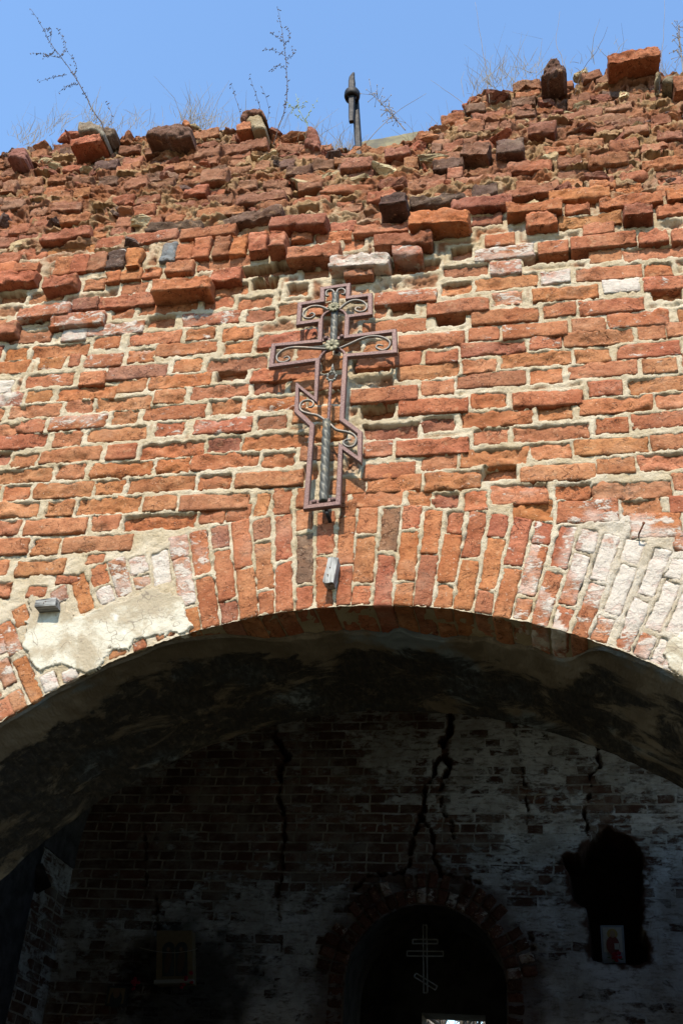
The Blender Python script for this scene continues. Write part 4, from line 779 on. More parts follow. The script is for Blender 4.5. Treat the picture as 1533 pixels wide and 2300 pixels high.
while cnt < 330:
    x = rng.uniform(-3.15, 1.05)
    z = rng.uniform(5.2, 1.0 + ztop(x) - .985)
    if rng.random() > smooth(5.2, 5.9, z) * .9 + .1:
        continue
    sz = rng.uniform(.03, .085)
    kind = rng.random()
    if kind < .26:
        c = np.array([.46, .35, .20])
    elif kind < .62:
        c = np.array(PAL['R'])
    elif kind < .78:
        c = np.array(PAL['d']) * 1.3
    elif kind < .9:
        c = np.array(PAL['r'])
    else:
        c = np.array(PAL['b'])
    c = c * rng.uniform(.8, 1.15)
    V, Fc = chunk_geo((x, float(recede(z)) + rng.uniform(-.01, .06), z), (sz * rng.uniform(1, 2.1), sz * rng.uniform(1, 1.6), sz * rng.uniform(.55, 1)), cnt, n=8)
    rub.add(V, Fc, (*c, .12))
    cnt += 1
for i in range(170):                                   # crumbs along the broken skyline
    x = rng.uniform(-3.15, 1.05)
    z = float(ztop(x)) + rng.uniform(-.10, -.01)
    sz = rng.uniform(.025, .085)
    c = np.array(PAL[['R', 'd', 'r', 'b', 'R'][rng.integers(5)]]) * rng.uniform(.8, 1.2)
    V, Fc = chunk_geo((x, float(recede(z)) + rng.uniform(-.02, .16), z), (sz * rng.uniform(1, 1.9), sz * 1.3, sz * rng.uniform(.8, 1.1)), i + 900, n=7)
    rub.add(V, Fc, (*c, .1))
rub.build("bedded_rubble", MB2, wall, False)

# plaster left on the arch
def in_poly(px, pz, poly):
    poly = np.asarray(poly)
    x, z = np.asarray(px), np.asarray(pz)
    ins = np.zeros(x.shape, bool)
    dist = np.full(x.shape, 9.0)
    n = len(poly)
    for i in range(n):
        (xa, za), (xb, zb) = poly[i], poly[(i + 1) % n]
        cond = ((za > z) != (zb > z))
        with np.errstate(divide='ignore', invalid='ignore'):
            xi = (xb - xa) * (z - za) / (zb - za + 1e-12) + xa
        ins ^= cond & (x < xi)
        L2 = (xb - xa) ** 2 + (zb - za) ** 2 + 1e-12
        t = np.clip(((x - xa) * (xb - xa) + (z - za) * (zb - za)) / L2, 0, 1)
        dist = np.minimum(dist, np.hypot(x - xa - t * (xb - xa), z - za - t * (zb - za)))
    return ins, np.where(ins, dist, -dist)
def plaster(poly, name, thick):
    P = np.asarray(poly)
    s = .0042
    xs = np.arange(P[:, 0].min() - .02, P[:, 0].max() + .02, s)
    zs = np.arange(P[:, 1].min() - .02, P[:, 1].max() + .02, s)
    X, Zz = np.meshgrid(xs, zs)
    Q = np.stack([X.ravel(), X.ravel() * 0, Zz.ravel()], 1)
    ins, sd = in_poly(X.ravel(), Zz.ravel(), P)
    sd = sd + .020 * fbm(Q, (24, 1, 24), 5, 5, .68)
    h = thick * smooth(-.002, .0035, sd) + .003 * fbm(Q, (9, 1, 9), 5, 15, .62) * smooth(0, .02, sd)
    Y = np.where(sd > -.002, -h, .03)
    V = np.stack([Q[:, 0], Y, Q[:, 2]], 1)
    idx = np.arange(len(V)).reshape(X.shape)
    q = np.stack([idx[:-1, :-1], idx[:-1, 1:], idx[1:, 1:], idx[1:, :-1]], -1).reshape(-1, 4)
    keep = (sd[q] > -.006).any(1)
    mesh_obj(name, V, trim_arch(V, q[keep], ARAD - .003), MP, wall)
plaster(PLASTER, "plaster_patch", .0075)
plaster(PLASTER2, "plaster_patch", .006)

# sooty plastered underside of the arch, ragged where it starts behind the brick edge
def soffit():
    nt, ny = 420, 90
    th = np.linspace(-math.pi / 2 - .0, math.pi / 2 + .0, nt)
    xx = ACX + np.sin(th) * ARAD
    rag = .075 * fbm(np.stack([th * 3, th * 0, th * 0], 1), (3, 1, 1), 5, 3, .62)
    y0 = np.where(True, .175 + rag, 0)
    y0 = y0 * smooth(-1.45, -.85, xx) * smooth(.10, -.06, xx) + .008 + .004 * np.sin(th * 60)
    V, A = [], []
    v = np.linspace(0, 1, ny)
    for i in range(nt):
        y = y0[i] + (THICK + .02 - y0[i]) * v
        r = ARAD - .004 - .05 * (y / THICK) ** 1.2
        r[0] = ARAD + .02; r[1] = ARAD - .012
        V.append(np.stack([ACX + math.sin(th[i]) * r, y, ACZ + math.cos(th[i]) * r], 1))
    V = np.stack(V)
    Q = V.reshape(-1, 3)
    dn = .007 * fbm(Q, (5, 5, 5), 4, 7) + .003 * fbm(Q, (30, 30, 30), 3, 9)
    rad = Q - np.array([ACX, 0, ACZ]); rad[:, 1] = 0
    rad /= np.linalg.norm(rad, axis=1, keepdims=True)
    m = np.tile(np.r_[0, 0, np.ones(ny - 2)], nt)
    Q = Q + rad * (dn * m)[:, None]
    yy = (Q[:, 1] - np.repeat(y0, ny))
    soot_dark = smooth(.04, .20, yy + .05 * fbm(Q, (3, 3, 3), 4, 44)) * (.62 + .38 * np.repeat(smooth(-1.45, -.8, th), ny))
    soot_dark *= .55 + .45 * np.repeat(np.cos(th * .8), ny)
    idx = np.arange(nt * ny).reshape(nt, ny)
    q = np.stack([idx[:-1, :-1], idx[:-1, 1:], idx[1:, 1:], idx[1:, :-1]], -1).reshape(-1, 4)
    C = np.ones((len(Q), 4)); C[:, 3] = soot_dark
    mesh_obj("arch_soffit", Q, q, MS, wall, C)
    # plastered jambs below the springing
    for sx in (-1, 1):
        xj = ACX + sx * (ARAD - .03)
        Vb, Fb = box(min(xj, xj + sx * .05), max(xj, xj + sx * .05), .01, THICK + .02, 0, ACZ)
        mesh_obj("jamb_plaster", Vb, Fb, MS, wall, np.tile([1, 1, 1, .4], (8, 1)), False)
soffit()

# ------------------------------------------------------------------ loose pieces lying on the wall head
def loose(name, poly, depth, colour, label, cat, y=None, white=.1, mat=None, amp=.012, group=None, rnd=.022):
    P = np.asarray(poly)
    c0 = P.mean(0)
    s = max(.006, min(np.ptp(P[:, 0]), np.ptp(P[:, 1])) / 26)
    xs = np.arange(P[:, 0].min() - 2 * s, P[:, 0].max() + 2 * s, s)
    zs = np.arange(P[:, 1].min() - 2 * s, P[:, 1].max() + 2 * s, s)
    X, Zz = np.meshgrid(xs, zs)
    Q = np.stack([X.ravel(), X.ravel() * 0, Zz.ravel()], 1)
    _, sd = in_poly(Q[:, 0], Q[:, 2], P)
    sd = sd + .004 * fbm(Q, (25, 1, 25), 3, 3)
    # pull outside vertices on to the outline
    g = sd.reshape(X.shape)
    gz, gx = np.gradient(g, s)
    step_ = np.clip(-g, 0, 2.5 * s)
    Xp, Zp = X + gx * step_, Zz + gz * step_
    R0 = min(rnd, depth * .3)
    t = np.clip(1 - np.clip(g, 0, R0) / R0, 0, 1)
    edge = R0 * (1 - np.sqrt(np.clip(1 - t * t, 0, 1)))
    y0 = y if y is not None else .2
    tilt = (Zp - c0[1]) * .25
    n1 = fbm(np.stack([Xp.ravel(), Xp.ravel() * 0 + c0[0], Zp.ravel()], 1), (16, 1, 20), 4, 13, .6).reshape(X.shape)
    f = y0 + edge + amp * n1 * 1.4 + tilt
    bk = y0 + depth - edge + amp * n1 + tilt
    idx = np.arange(X.size).reshape(X.shape)
    q = np.stack([idx[:-1, :-1], idx[:-1, 1:], idx[1:, 1:], idx[1:, :-1]], -1).reshape(-1, 4)
    keep = (sd[q] > 0).any(1)
    q = q[keep]
    V = np.concatenate([np.stack([Xp.ravel(), f.ravel(), Zp.ravel()], 1), np.stack([Xp.ravel(), bk.ravel(), Zp.ravel()], 1)])
    N = X.size
    e = np.concatenate([q[:, [0, 1]], q[:, [1, 2]], q[:, [2, 3]], q[:, [3, 0]]])
    key = np.sort(e, 1)
    _, inv, cn = np.unique(key, axis=0, return_inverse=True, return_counts=True)
    be = e[cn[inv.ravel()] == 1]
    side = np.stack([be[:, 1], be[:, 0], be[:, 0] + N, be[:, 1] + N], 1)
    Fq = np.concatenate([q, q[:, ::-1] + N, side])
    used = np.unique(Fq)
    rm = np.full(2 * N, -1); rm[used] = np.arange(len(used))
    org = np.array([c0[0], y0 + depth / 2, P[:, 1].min()])
    o = mesh_obj(name, V[used] - org, rm[Fq], mat or MB2, None, np.tile([*colour, white], (len(used), 1)))
    o.location = org
    return tag(o, label, cat, group)
L = LOOSE
def loose_brick(poly, y, depth, h, t, label, er, ang, zoff=0.0):
    P = np.asarray(poly)
    w = np.ptp(P[:, 0])
    hh = h or np.ptp(P[:, 1]) * .9
    cz = (P[:, 1].min() + P[:, 1].max()) / 2 + zoff
    org = np.array([P[:, 0].mean(), y + depth / 2, cz - hh / 2])
    V, Fc = brick_geo(P[:, 0].mean(), cz, w, hh, y, depth, ang, er, int(abs(org[0]) * 999), .008, 1.6)
    o = mesh_obj("broken_brick", V - org, Fc, MB2, None, np.tile([*brick_color(t), .1], (len(V), 1)))
    o.location = org
    return tag(o, label, "brick", GL)
GL = "loose broken pieces on the wall top"
loose("broken_stone", L['greystone'], .16, (.20, .17, .13), "grey weathered stone block lying on the left of the wall top", "stone", group=GL, white=.2)
loose_brick(L['redbroken'], .2, .14, .07, 'r', "split red brick sticking out under the grey stone block", True, .12)
loose("broken_stone", L['darkback'], .12, (.12, .085, .06), "rounded dark stone leaning behind the grey stone block", "stone", y=.24, group=GL)
loose("broken_brick", L['clinker'], .2, (.13, .07, .05), "large dark burnt clinker slab with a flat top on the wall", "brick", group=GL, amp=.02)
loose("broken_brick", L['leftchunk'], .14, (.22, .09, .07), "dull red brick lump at the far left end of the wall top", "brick", group=GL)
loose("broken_brick", L['capbrick'], .15, (.16, .075, .05), "dark arched brick cap sitting on top of a pale mortar lump", "brick", group=GL)
loose("mortar_lump", L['mortarlump'], .14, (.36, .28, .18), "pale mortar lump carrying a dark brick cap", "mortar lump", group=GL, mat=MM)
loose_brick(L['smallbrick'], .2, .08, None, 'b', "small square brown brick beside the pale mortar lump", False, .03)
loose("broken_brick", L['spike'], .11, (.20, .075, .05), "pointed upright brick shard left of the iron spike", "brick", group=GL, amp=.018)
loose("broken_brick", L['chip'], .05, (.38, .14, .06), "small orange brick chip beside the dark clinker slab", "brick", group=GL)
loose("broken_brick", L['darkshard'], .16, (.10, .055, .042), "dark folded brick shard standing alone right of the grass", "brick", group=GL, amp=.025)
loose_brick(L['bigbrick'], .2, .13, .085, 'r', "big orange red brick block crowning the highest point", True, .03, zoff=.075)
loose("broken_stone", L['sidestone'], .1, (.24, .19, .11), "thin yellowish stone standing right of the big brick block", "stone", group=GL)
loose("broken_stone", L['rightstone'], .14, (.17, .14, .09), "greenish grey stone at the right end of the wall top", "stone", group=GL)
loose_brick(L['rightbrick'], .2, .2, None, 'R', "dark red brick cut off by the right edge of the photo", False, -.05)
# coping slab behind the spike
sp = np.array(SLAB) + np.array([0, .05])
sp2 = np.concatenate([sp[:6], [(sp[5][0], 6.12), (sp[0][0], 6.12)]])
loose("coping_slab", sp2, .2, (.36, .31, .20), "pale stone coping slab with yellow lichen behind the iron spike", "stone slab", y=.6, mat=M_STONE, amp=.003, rnd=.006)

# ------------------------------------------------------------------ iron tie end
def sweep(path, prof, closed=False, scale=None, caps=True):
    """path (n,3); prof (k,2) in a frame whose second axis is the wall normal (-y)."""
    P = np.asarray(path, float)
    n, k = len(P), len(prof)
    T = np.zeros_like(P)
    T[1:-1] = P[2:] - P[:-2]
    T[0], T[-1] = P[1] - P[0], P[-1] - P[-2]
    T /= np.maximum(np.linalg.norm(T, axis=1, keepdims=True), 1e-9)
    ref = np.array([0, -1.0, 0])
    V = []
    for i in range(n):
        rf = ref if abs(T[i] @ ref) < .95 else np.array([1.0, 0, 0])
        s_ = np.cross(T[i], rf); s_ /= np.linalg.norm(s_)
        u_ = np.cross(s_, T[i])
        sc = scale[i] if scale is not None else 1
        V.append(P[i] + sc * (prof[:, :1] * s_ + prof[:, 1:] * u_))
    V = np.concatenate(V)
    Fq = [(i * k + j, i * k + (j + 1) % k, (i + 1) * k + (j + 1) % k, (i + 1) * k + j) for i in range(n - 1) for j in range(k)]
    Fs = [np.array(Fq)]
    if caps:
        Fs.append(np.array([list(range(k))[::-1], [(n - 1) * k + j for j in range(k)]]))
    return V, Fs
def circ(r, k=8, ry=None):
    a = np.arange(k) / k * 2 * math.pi
    return np.stack([np.cos(a) * r, np.sin(a) * (ry or r)], 1)
def rrect(w, h, c):
    w, h = w / 2, h / 2
    return np.array([(w - c, -h), (w, -h + c), (w, h - c), (w - c, h), (-w + c, h), (-w, h - c), (-w, -h + c), (-w + c, -h)])
def catmull(pts, m=8):
    P = [np.array(p, float) for p in pts]
    P = [2 * P[0] - P[1]] + P + [2 * P[-1] - P[-2]]
    out = []
    for i in range(1, len(P) - 2):
        for j in range(m):
            t = j / m
            a, b, c, d = P[i - 1], P[i], P[i + 1], P[i + 2]
            out.append(.5 * (2 * b + (c - a) * t + (2 * a - 5 * b + 4 * c - d) * t * t + (3 * b - a - 3 * c + d) * t ** 3))
    out.append(P[-2])
    return np.array(out)
def on(p, y):
    return np.array([p[0], y, p[1]])

spike = empty("iron_spike", (-.99, .2, 6.2), "black forged iron spike with a ring collar rising from the wall top", "iron spike")
s_ = Soup()
top, bot = np.array([(BLADE[0][0] + BLADE[1][0]) / 2, .15, BLADE[1][1] - .005]), np.array([(BLADE[4][0] + BLADE[6][0]) / 2, .15, BLADE[5][1]])
wdt = .034
pth = np.array([top + (bot - top) * t for t in np.linspace(0, 1, 12)])
pth[0] += np.array([.008, 0, 0])
V, Fs = sweep(pth, rrect(wdt, .030, .005), scale=np.r_[.35, .8, 1, 1, 1, 1, .92, .88, .85, .84, .82, .7])
s_.add(V, Fs)
s_.build("wedge_bar", M_IRON, spike, False)
s_ = Soup()
cc_ = on(COLLAR[0], .155)
a = np.arange(20) / 20 * 2 * math.pi
ringp = []
for (rr, dz) in ((.026, -.026), (.038, -.026), (.043, -.011), (.043, .014), (.037, .026), (.026, .026)):
    ringp.append(np.stack([cc_[0] + np.cos(a) * rr * .95, cc_[1] + np.sin(a) * rr, np.full(20, cc_[2] + dz)], 1))
V = np.concatenate(ringp)
Fq = [(i * 20 + j, i * 20 + (j + 1) % 20, ((i + 1) % 6) * 20 + (j + 1) % 20, ((i + 1) % 6) * 20 + j) for i in range(6) for j in range(20)]
s_.add(V, np.array(Fq))
s_.build("collar", M_IRON, spike)
s_ = Soup()
p0, p1 = on(ROD[0], .2), on(ROD[1], .2)
p0 = p0 + (p0 - p1) * .12
pr = np.array([p0 + (p1 - p0) * t for t in np.linspace(0, 1.2, 10)])
V, Fs = sweep(pr, rrect(.034, .034, .006))
s_.add(V, Fs)
s_.build("tie_rod", M_IRON, spike, False)

# ------------------------------------------------------------------ forged metal cross
YC = -.065
cross = empty("metal_cross", (RODS[1][0][0], YC, FRAME[14][1]), "forged copper coloured orthodox cross with scrolls hanging above the arch", "cross")
def mitre(loop, off):
    n = len(loop)
    P = np.array(loop)
    area = .5 * sum(P[i][0] * P[(i + 1) % n][1] - P[(i + 1) % n][0] * P[i][1] for i in range(n))
    sg = 1 if area > 0 else -1
    out = []
    for i in range(n):
        d0 = P[i] - P[i - 1]; d0 /= np.linalg.norm(d0)
        d1 = P[(i + 1) % n] - P[i]; d1 /= np.linalg.norm(d1)
        n0, n1 = np.array([d0[1], -d0[0]]) * sg, np.array([d1[1], -d1[0]]) * sg
        m = n0 + n1
        m = m / max(.35, 1 + n0 @ n1)
        out.append(P[i] + m * off)
    return np.array(out)
s_ = Soup()
hw = .0098
prof = [(-hw, .009), (-hw, -.007), (-hw + .0025, -.0098), (hw - .0025, -.0098), (hw, -.007), (hw, .009)]
rings = [mitre(FRAME, o) for o, _ in prof]
n = len(FRAME)
V = np.concatenate([np.stack([r[:, 0], np.full(n, YC + prof[i][1]), r[:, 1]], 1) for i, r in enumerate(rings)])
k = len(prof)
Fq = [(i * n + j, i * n + (j + 1) % n, ((i + 1) % k) * n + (j + 1) % n, ((i + 1) % k) * n + j) for i in range(k) for j in range(n)]
s_.add(V, np.array(Fq))
s_.build("frame", M_FRAME, cross, False)
for pts_ in SCROLLS:
    P = catmull([on(p, YC - .002) for p in pts_], 9)
    m = len(P)
    V, Fs = sweep(P, rrect(.0085, .012, .002), scale=np.interp(np.arange(m), [0, m * .15, m * .8, m - 1], [1.0, 1.0, .85, .6]))
    s_ = Soup(); s_.add(V, Fs)
    s_.build("scroll", M_SCROLL, cross, True)
for pts_ in ARCS:
    P = catmull([on(p, YC) for p in pts_], 7)
    s_ = Soup(); s_.add(*sweep(P, rrect(.012, .013, .003)))
    s_.build("arched_stay", M_FRAME, cross, True)
def twist(p0, p1, r, pitch, name, mat, amp=.17, starts=3, parent=cross):
    p0, p1 = np.array(p0, float), np.array(p1, float)
    Ln = np.linalg.norm(p1 - p0)
    nr = max(40, int(Ln / .0035)); kk = 28
    T = (p1 - p0) / Ln
    s0 = np.cross(T, [0, -1.0, 0]); s0 /= np.linalg.norm(s0)
    u0 = np.cross(s0, T)
    V = []
    for i in range(nr + 1):
        d = Ln * i / nr
        th = np.arange(kk) / kk * 2 * math.pi
        rr = r * (1 - amp + amp * np.abs(np.sin((-th * starts + 2 * math.pi * d / pitch * starts) / 2)) ** .6 * 1.15)
        if i == 0 or i == nr:
            rr = rr * .8
        V.append(p0 + T * d + np.outer(np.cos(th) * rr, s0) + np.outer(np.sin(th) * rr, u0))
    V = np.concatenate(V)
    Fq = [(i * kk + j, i * kk + (j + 1) % kk, (i + 1) * kk + (j + 1) % kk, (i + 1) * kk + j) for i in range(nr) for j in range(kk)]
    s = Soup(); s.add(V, [np.array(Fq), np.array([list(range(kk))[::-1], [nr * kk + j for j in range(kk)]])])
    return s.build(name, mat, parent)
twist(on(RODS[0][0], YC), on(RODS[0][1], YC), .0155, .115, "twisted_bar", M_ROD)
twist(on(RODS[1][0], YC), on(RODS[1][1], YC), .0175, .125, "twisted_bar", M_ROD)
twist(on(RODS[2][0], YC), on(RODS[2][1], YC), .0068, .05, "spear_shaft", M_FRAME, .2, 2)
def blob(c, rx, ry, rz, n=10, flat=None):
    T, Fc = box_template(n, n, n)
    d = T / np.linalg.norm(T, axis=1, keepdims=True)
    return d * np.array([rx, ry, rz]) + np.array(c), Fc
# open diamond spear head
s_ = Soup()
SPc = np.array(SPEAR)
ctr = SPc.mean(0)
loop = [on(p, YC) for p in SPEAR] + [on(SPEAR[0], YC)]
for i in range(len(loop) - 1):
    s_.add(*sweep(np.array([loop[i], loop[i + 1]]), circ(.005, 8)))
    s_.add(*blob(loop[i], .0055, .0055, .0055, 4))
s_.add(*blob(on(SPEAR[0], YC), .003, .003, .018, 4))
s_.add(*blob(on(RODS[2][1], YC), .012, .010, .006, 6))
s_.build("spear_head", M_ROD, cross)
for i, p in enumerate(ROSES):
    s_ = Soup()
    npet = 12 if i == 0 else 8
    R0 = .024 if i == 0 else .029
    for q in range(npet):
        an = 2 * math.pi * q / npet
        T, Fc = box_template(6, 4, 6)
        d = T / np.linalg.norm(T, axis=1, keepdims=True)
        d = d * np.array([R0 * .52, .006, R0 * (.30 if i == 0 else .40)])
        X = d[:, 0] + R0 * .58
        V = np.stack([X * math.cos(an) - d[:, 2] * math.sin(an), d[:, 1] - .004 * (X / R0), X * math.sin(an) + d[:, 2] * math.cos(an)], 1)
        s_.add(V + on(p, YC - .018), Fc)
    s_.add(*blob(on(p, YC - .023), .008, .008, .008, 6))
    s_.add(*blob(on(p, YC - .010), R0 * .75, .010, R0 * .75, 6))
    s_.build("metal_flower", M_ROSE, cross)
for b in BARS:
    s_ = Soup()
    s_.add(*sweep(np.array([on(b[0], YC + .003), on(b[1], YC + .003)]), rrect(.018, .008, .002)))
    s_.build("cross_strap", M_FRAME, cross, False)
for p in RIVETS:
    s_ = Soup(); s_.add(*blob(on(p, YC - .004), .0095, .0085, .0095, 8))
    s_.build("rivet", M_FRAME, cross)
for p in (BOLT[0], ((BARS[0][0][0] + BARS[0][1][0]) / 2, BARS[0][0][1] - .008), (BARS[1][0][0] * .5 + BARS[1][1][0] * .5, BARS[1][0][1])):
    s_ = Soup()
    s_.add(*sweep(np.array([(p[0], YC + .005, p[1]), (p[0], .05, p[1])]), circ(.007, 10)))
    s_.build("wall_bolt", M_IRON, cross)

# ------------------------------------------------------------------ wooden plugs and a nail
def wood_block(name, quad, proud, mat, label, vertical):
    q = np.array(quad)
    o0 = np.array([q[:, 0].mean(), -.0, q[:, 1].min()])
    T, Fc = box_template(10, 8, 14) if vertical else box_template(14, 8, 6)
    u, v = (T[:, 0] + 1) / 2, (T[:, 2] + 1) / 2
    tl, tr, br, bl = q
    XZ = (tl[None] * (1 - u)[:, None] + tr[None] * u[:, None]) * v[:, None] + (bl[None] * (1 - u)[:, None] + br[None] * u[:, None]) * (1 - v)[:, None]
    Y = -proud + (T[:, 1] + 1) / 2 * (proud + .05)
    V = np.stack([XZ[:, 0], Y, XZ[:, 1]], 1)
    fr = (90, 20, 6) if vertical else (6, 20, 90)
    V = V + .0022 * np.stack([fbm(V, fr, 2, 1), fbm(V, fr, 2, 2) * 1.6, fbm(V, fr, 2, 3) * 1.5], 1)
    o = empty(name, o0, label, "wood block")
    b = mesh_obj("wood_body", V, Fc, mat, o, None, False)
    s = Soup()
    for (a, bq) in ((.42, .58), (.30, .30)) if vertical else ((.5, .55), (.42, .40)):
        p = tl * (1 - a) * bq + tr * a * bq + br * a * (1 - bq) + bl * (1 - a) * (1 - bq)
        s = Soup()
        s.add(*blob((p[0], -proud - .001, p[1]), .0022, .004, .0022, 4))
        s.build("nail_head", M_RUST, o)
    return o
wood_block("wooden_plug", BLOCK2C, .05, M_WOOD, "upright weathered grey wooden plug on the arch under the cross", True)
wood_block("wooden_plug", BLOCK1C, .05, M_WOODH, "flat weathered grey wooden plug on the left plaster patch", False)
nl = empty("bent_nail", on(NAIL[1], 0), "thin rusty nail sticking out of the limewashed bricks right of the arch", "nail")
s_ = Soup(); s_.add(*sweep(np.array([on(NAIL[1], .02), on(NAIL[1], -.02), on(NAIL[0], -.05)]), circ(.003, 8)))
s_.build("nail_shank", M_RUST, nl)
s_ = Soup(); s_.add(*blob(on(NAIL[0], -.052), .0055, .002, .0055, 5))
s_.build("nail_head", M_RUST, nl)

# ------------------------------------------------------------------ plants on the wall head
def stalk_tree(name, lines, r, mat, label, cat, y=.3, buds=None, group=None, budmat=None, lean=0.0):
    base = on(lines[0][0], y)
    o = empty(name, base, label, cat, group)
    rs = np.random.default_rng(len(label))
    st, lv = Soup(), Soup()
    for i, ln in enumerate(lines):
        if i == 0:
            ln = [(ln[0][0] + (ln[0][0] - ln[1][0]) * .7, ln[0][1] - abs(ln[1][1] - ln[0][1]) * .7 - .1)] + list(ln)
        P = catmull([on(p, y + (0 if i == 0 else rs.uniform(-.02, .02) * j)) for j, p in enumerate(ln)], 6)
        P[:, 0] += .0015 * np.sin(np.arange(len(P)) * 1.3 + i)
        m = len(P)
        r0 = r * .62 if i == 0 else r * .30
        V, Fs = sweep(P, circ(r0, 6), scale=np.linspace(1, .28, m))
        st.add(V, Fs)
        if buds:
            for j in range(int(m * (.25 if i == 0 else .1)), m):
                for _ in range(buds):
                    if rs.random() < .55:
                        c = P[j] + rs.normal(0, .006, 3)
                        V, Fc = blob((0, 0, 0), .0026, .0026, rs.uniform(.005, .013), 3)
                        a_ = rs.uniform(-.9, .9)
                        V = np.stack([V[:, 0] * math.cos(a_) - V[:, 2] * math.sin(a_), V[:, 1], V[:, 0] * math.sin(a_) + V[:, 2] * math.cos(a_)], 1)
                        lv.add(V + c, Fc)
    st.build("stem", mat, o)
    if lv.n:
        lv.build("leaf_seed_bits", budmat or mat, o)  # seed heads on the dry weeds, buds on the green shoot
    return o
GW = "dry weeds growing on the wall top"
stalk_tree("dry_weed", WEED1, .0058, M_STALK, "tall dark dry weed leaning left from behind the grey stone block", "weed", buds=2, group=GW)
stalk_tree("dry_weed", WEED2, .0048, M_STALK, "tall upright dark dry weed rising beside the brick cap", "weed", buds=2, group=GW)
slabels = ["short dark dry stem just left of the brick cap", "dark dry stem rising directly behind the brick cap", "curved dark dry stem just right of the brick cap",
           "low dark dry stem behind the rounded dark stone", "thin pale reed rising above the broken slope on the right", "thin straight dry stem behind the dark folded shard",
           "bent dry stem over the upper right bricks", "forked dry bramble stem left of the big brick block", "long dry stem leaning right from the foot of the iron spike",
           "dry stem leaning left at the foot of the right slope", "hair thin pale reed at the right edge of the photo"]
for i, ln in enumerate(STEMS):
    dark = i < 4 or i == 7
    stalk_tree("dry_weed", ln, .0032 if i != 8 else .0042, M_STALK if dark else M_PALE, slabels[i], "weed", buds=1 if i < 4 else None, group=GW)
def plume(line, label, mat, y=.3):
    o = empty("grass_plume", on(line[0], y), label, "weed", GW)
    rs = np.random.default_rng(5)
    P = catmull([on(p, y) for p in line], 10)
    s = Soup(); s.add(*sweep(P, circ(.003, 6), scale=np.linspace(1, .4, len(P))))
    s.build("stem", mat, o)
    s = Soup()
    for j in range(len(P) // 3, len(P)):
        for _ in range(3):
            d = rs.normal(0, .028, 3) + np.array([0, 0, .015])
            s.add(*sweep(np.array([P[j], P[j] + d * .6, P[j] + d]), circ(.0011, 4)))
            s.add(*blob(P[j] + d, .0026, .0026, .006, 3))
    s.build("leaf_seed_bits", mat, o)  # fine seed heads of the plume
plume(PLUME, "feathery dry grass plume leaning left of the long stem", M_PALE)
plume(PLUME2, "fine dry grass plume at the top right corner", M_PALE)
stalk_tree("green_shoot", TWIG, .0042, M_GREEN, "young green budding shoot growing by the pointed brick shard", "shoot", buds=1, budmat=M_GREEN)
def dry_grass():
    rs = np.random.default_rng(11)
    s = Soup()
    tufts = [(x, rs.uniform(.3, 1)) for x in rs.uniform(-3.1, 1.0, 90)]
    tufts += [(-1.93 + rs.normal(0, .03), 1.3) for _ in range(7)] + [(-2.55 + rs.normal(0, .05), .8) for _ in range(3)] + [(-.2 + rs.normal(0, .09), 1.2) for _ in range(12)]
    tufts += [(-1.1 + rs.normal(0, .12), 1.0) for _ in range(12)] + [(-.68 + rs.normal(0, .1), 1.0) for _ in range(10)]
    for tx, k in tufts:
        ty = rs.uniform(.26, .5)
        tz = float(ztop(tx)) - .02 + (ty - .26) * .5
        for _ in range(int(rs.uniform(5, 14))):
            h = rs.uniform(.05, .26) * k * (1.5 if rs.random() < .12 else 1)
            d = np.array([rs.normal(0, .35), rs.normal(0, .25), 1.0]); d /= np.linalg.norm(d)
            b = np.array([tx + rs.normal(0, .03), ty + rs.normal(0, .03), tz])
            bend = np.array([rs.normal(0, .3), rs.normal(0, .2), -.2]) * h * .5
            P = np.array([b, b + d * h * .5, b + d * h + bend])
            s.add(*sweep(P, circ(rs.uniform(.0007, .0017), 3), scale=np.array([1, .8, .3]), caps=False))
    o = s.build("dry_grass", M_GRASS)
    tag(o, "pale dry grass blades sprouting along the crumbling wall top", "grass", kind="stuff")
dry_grass()

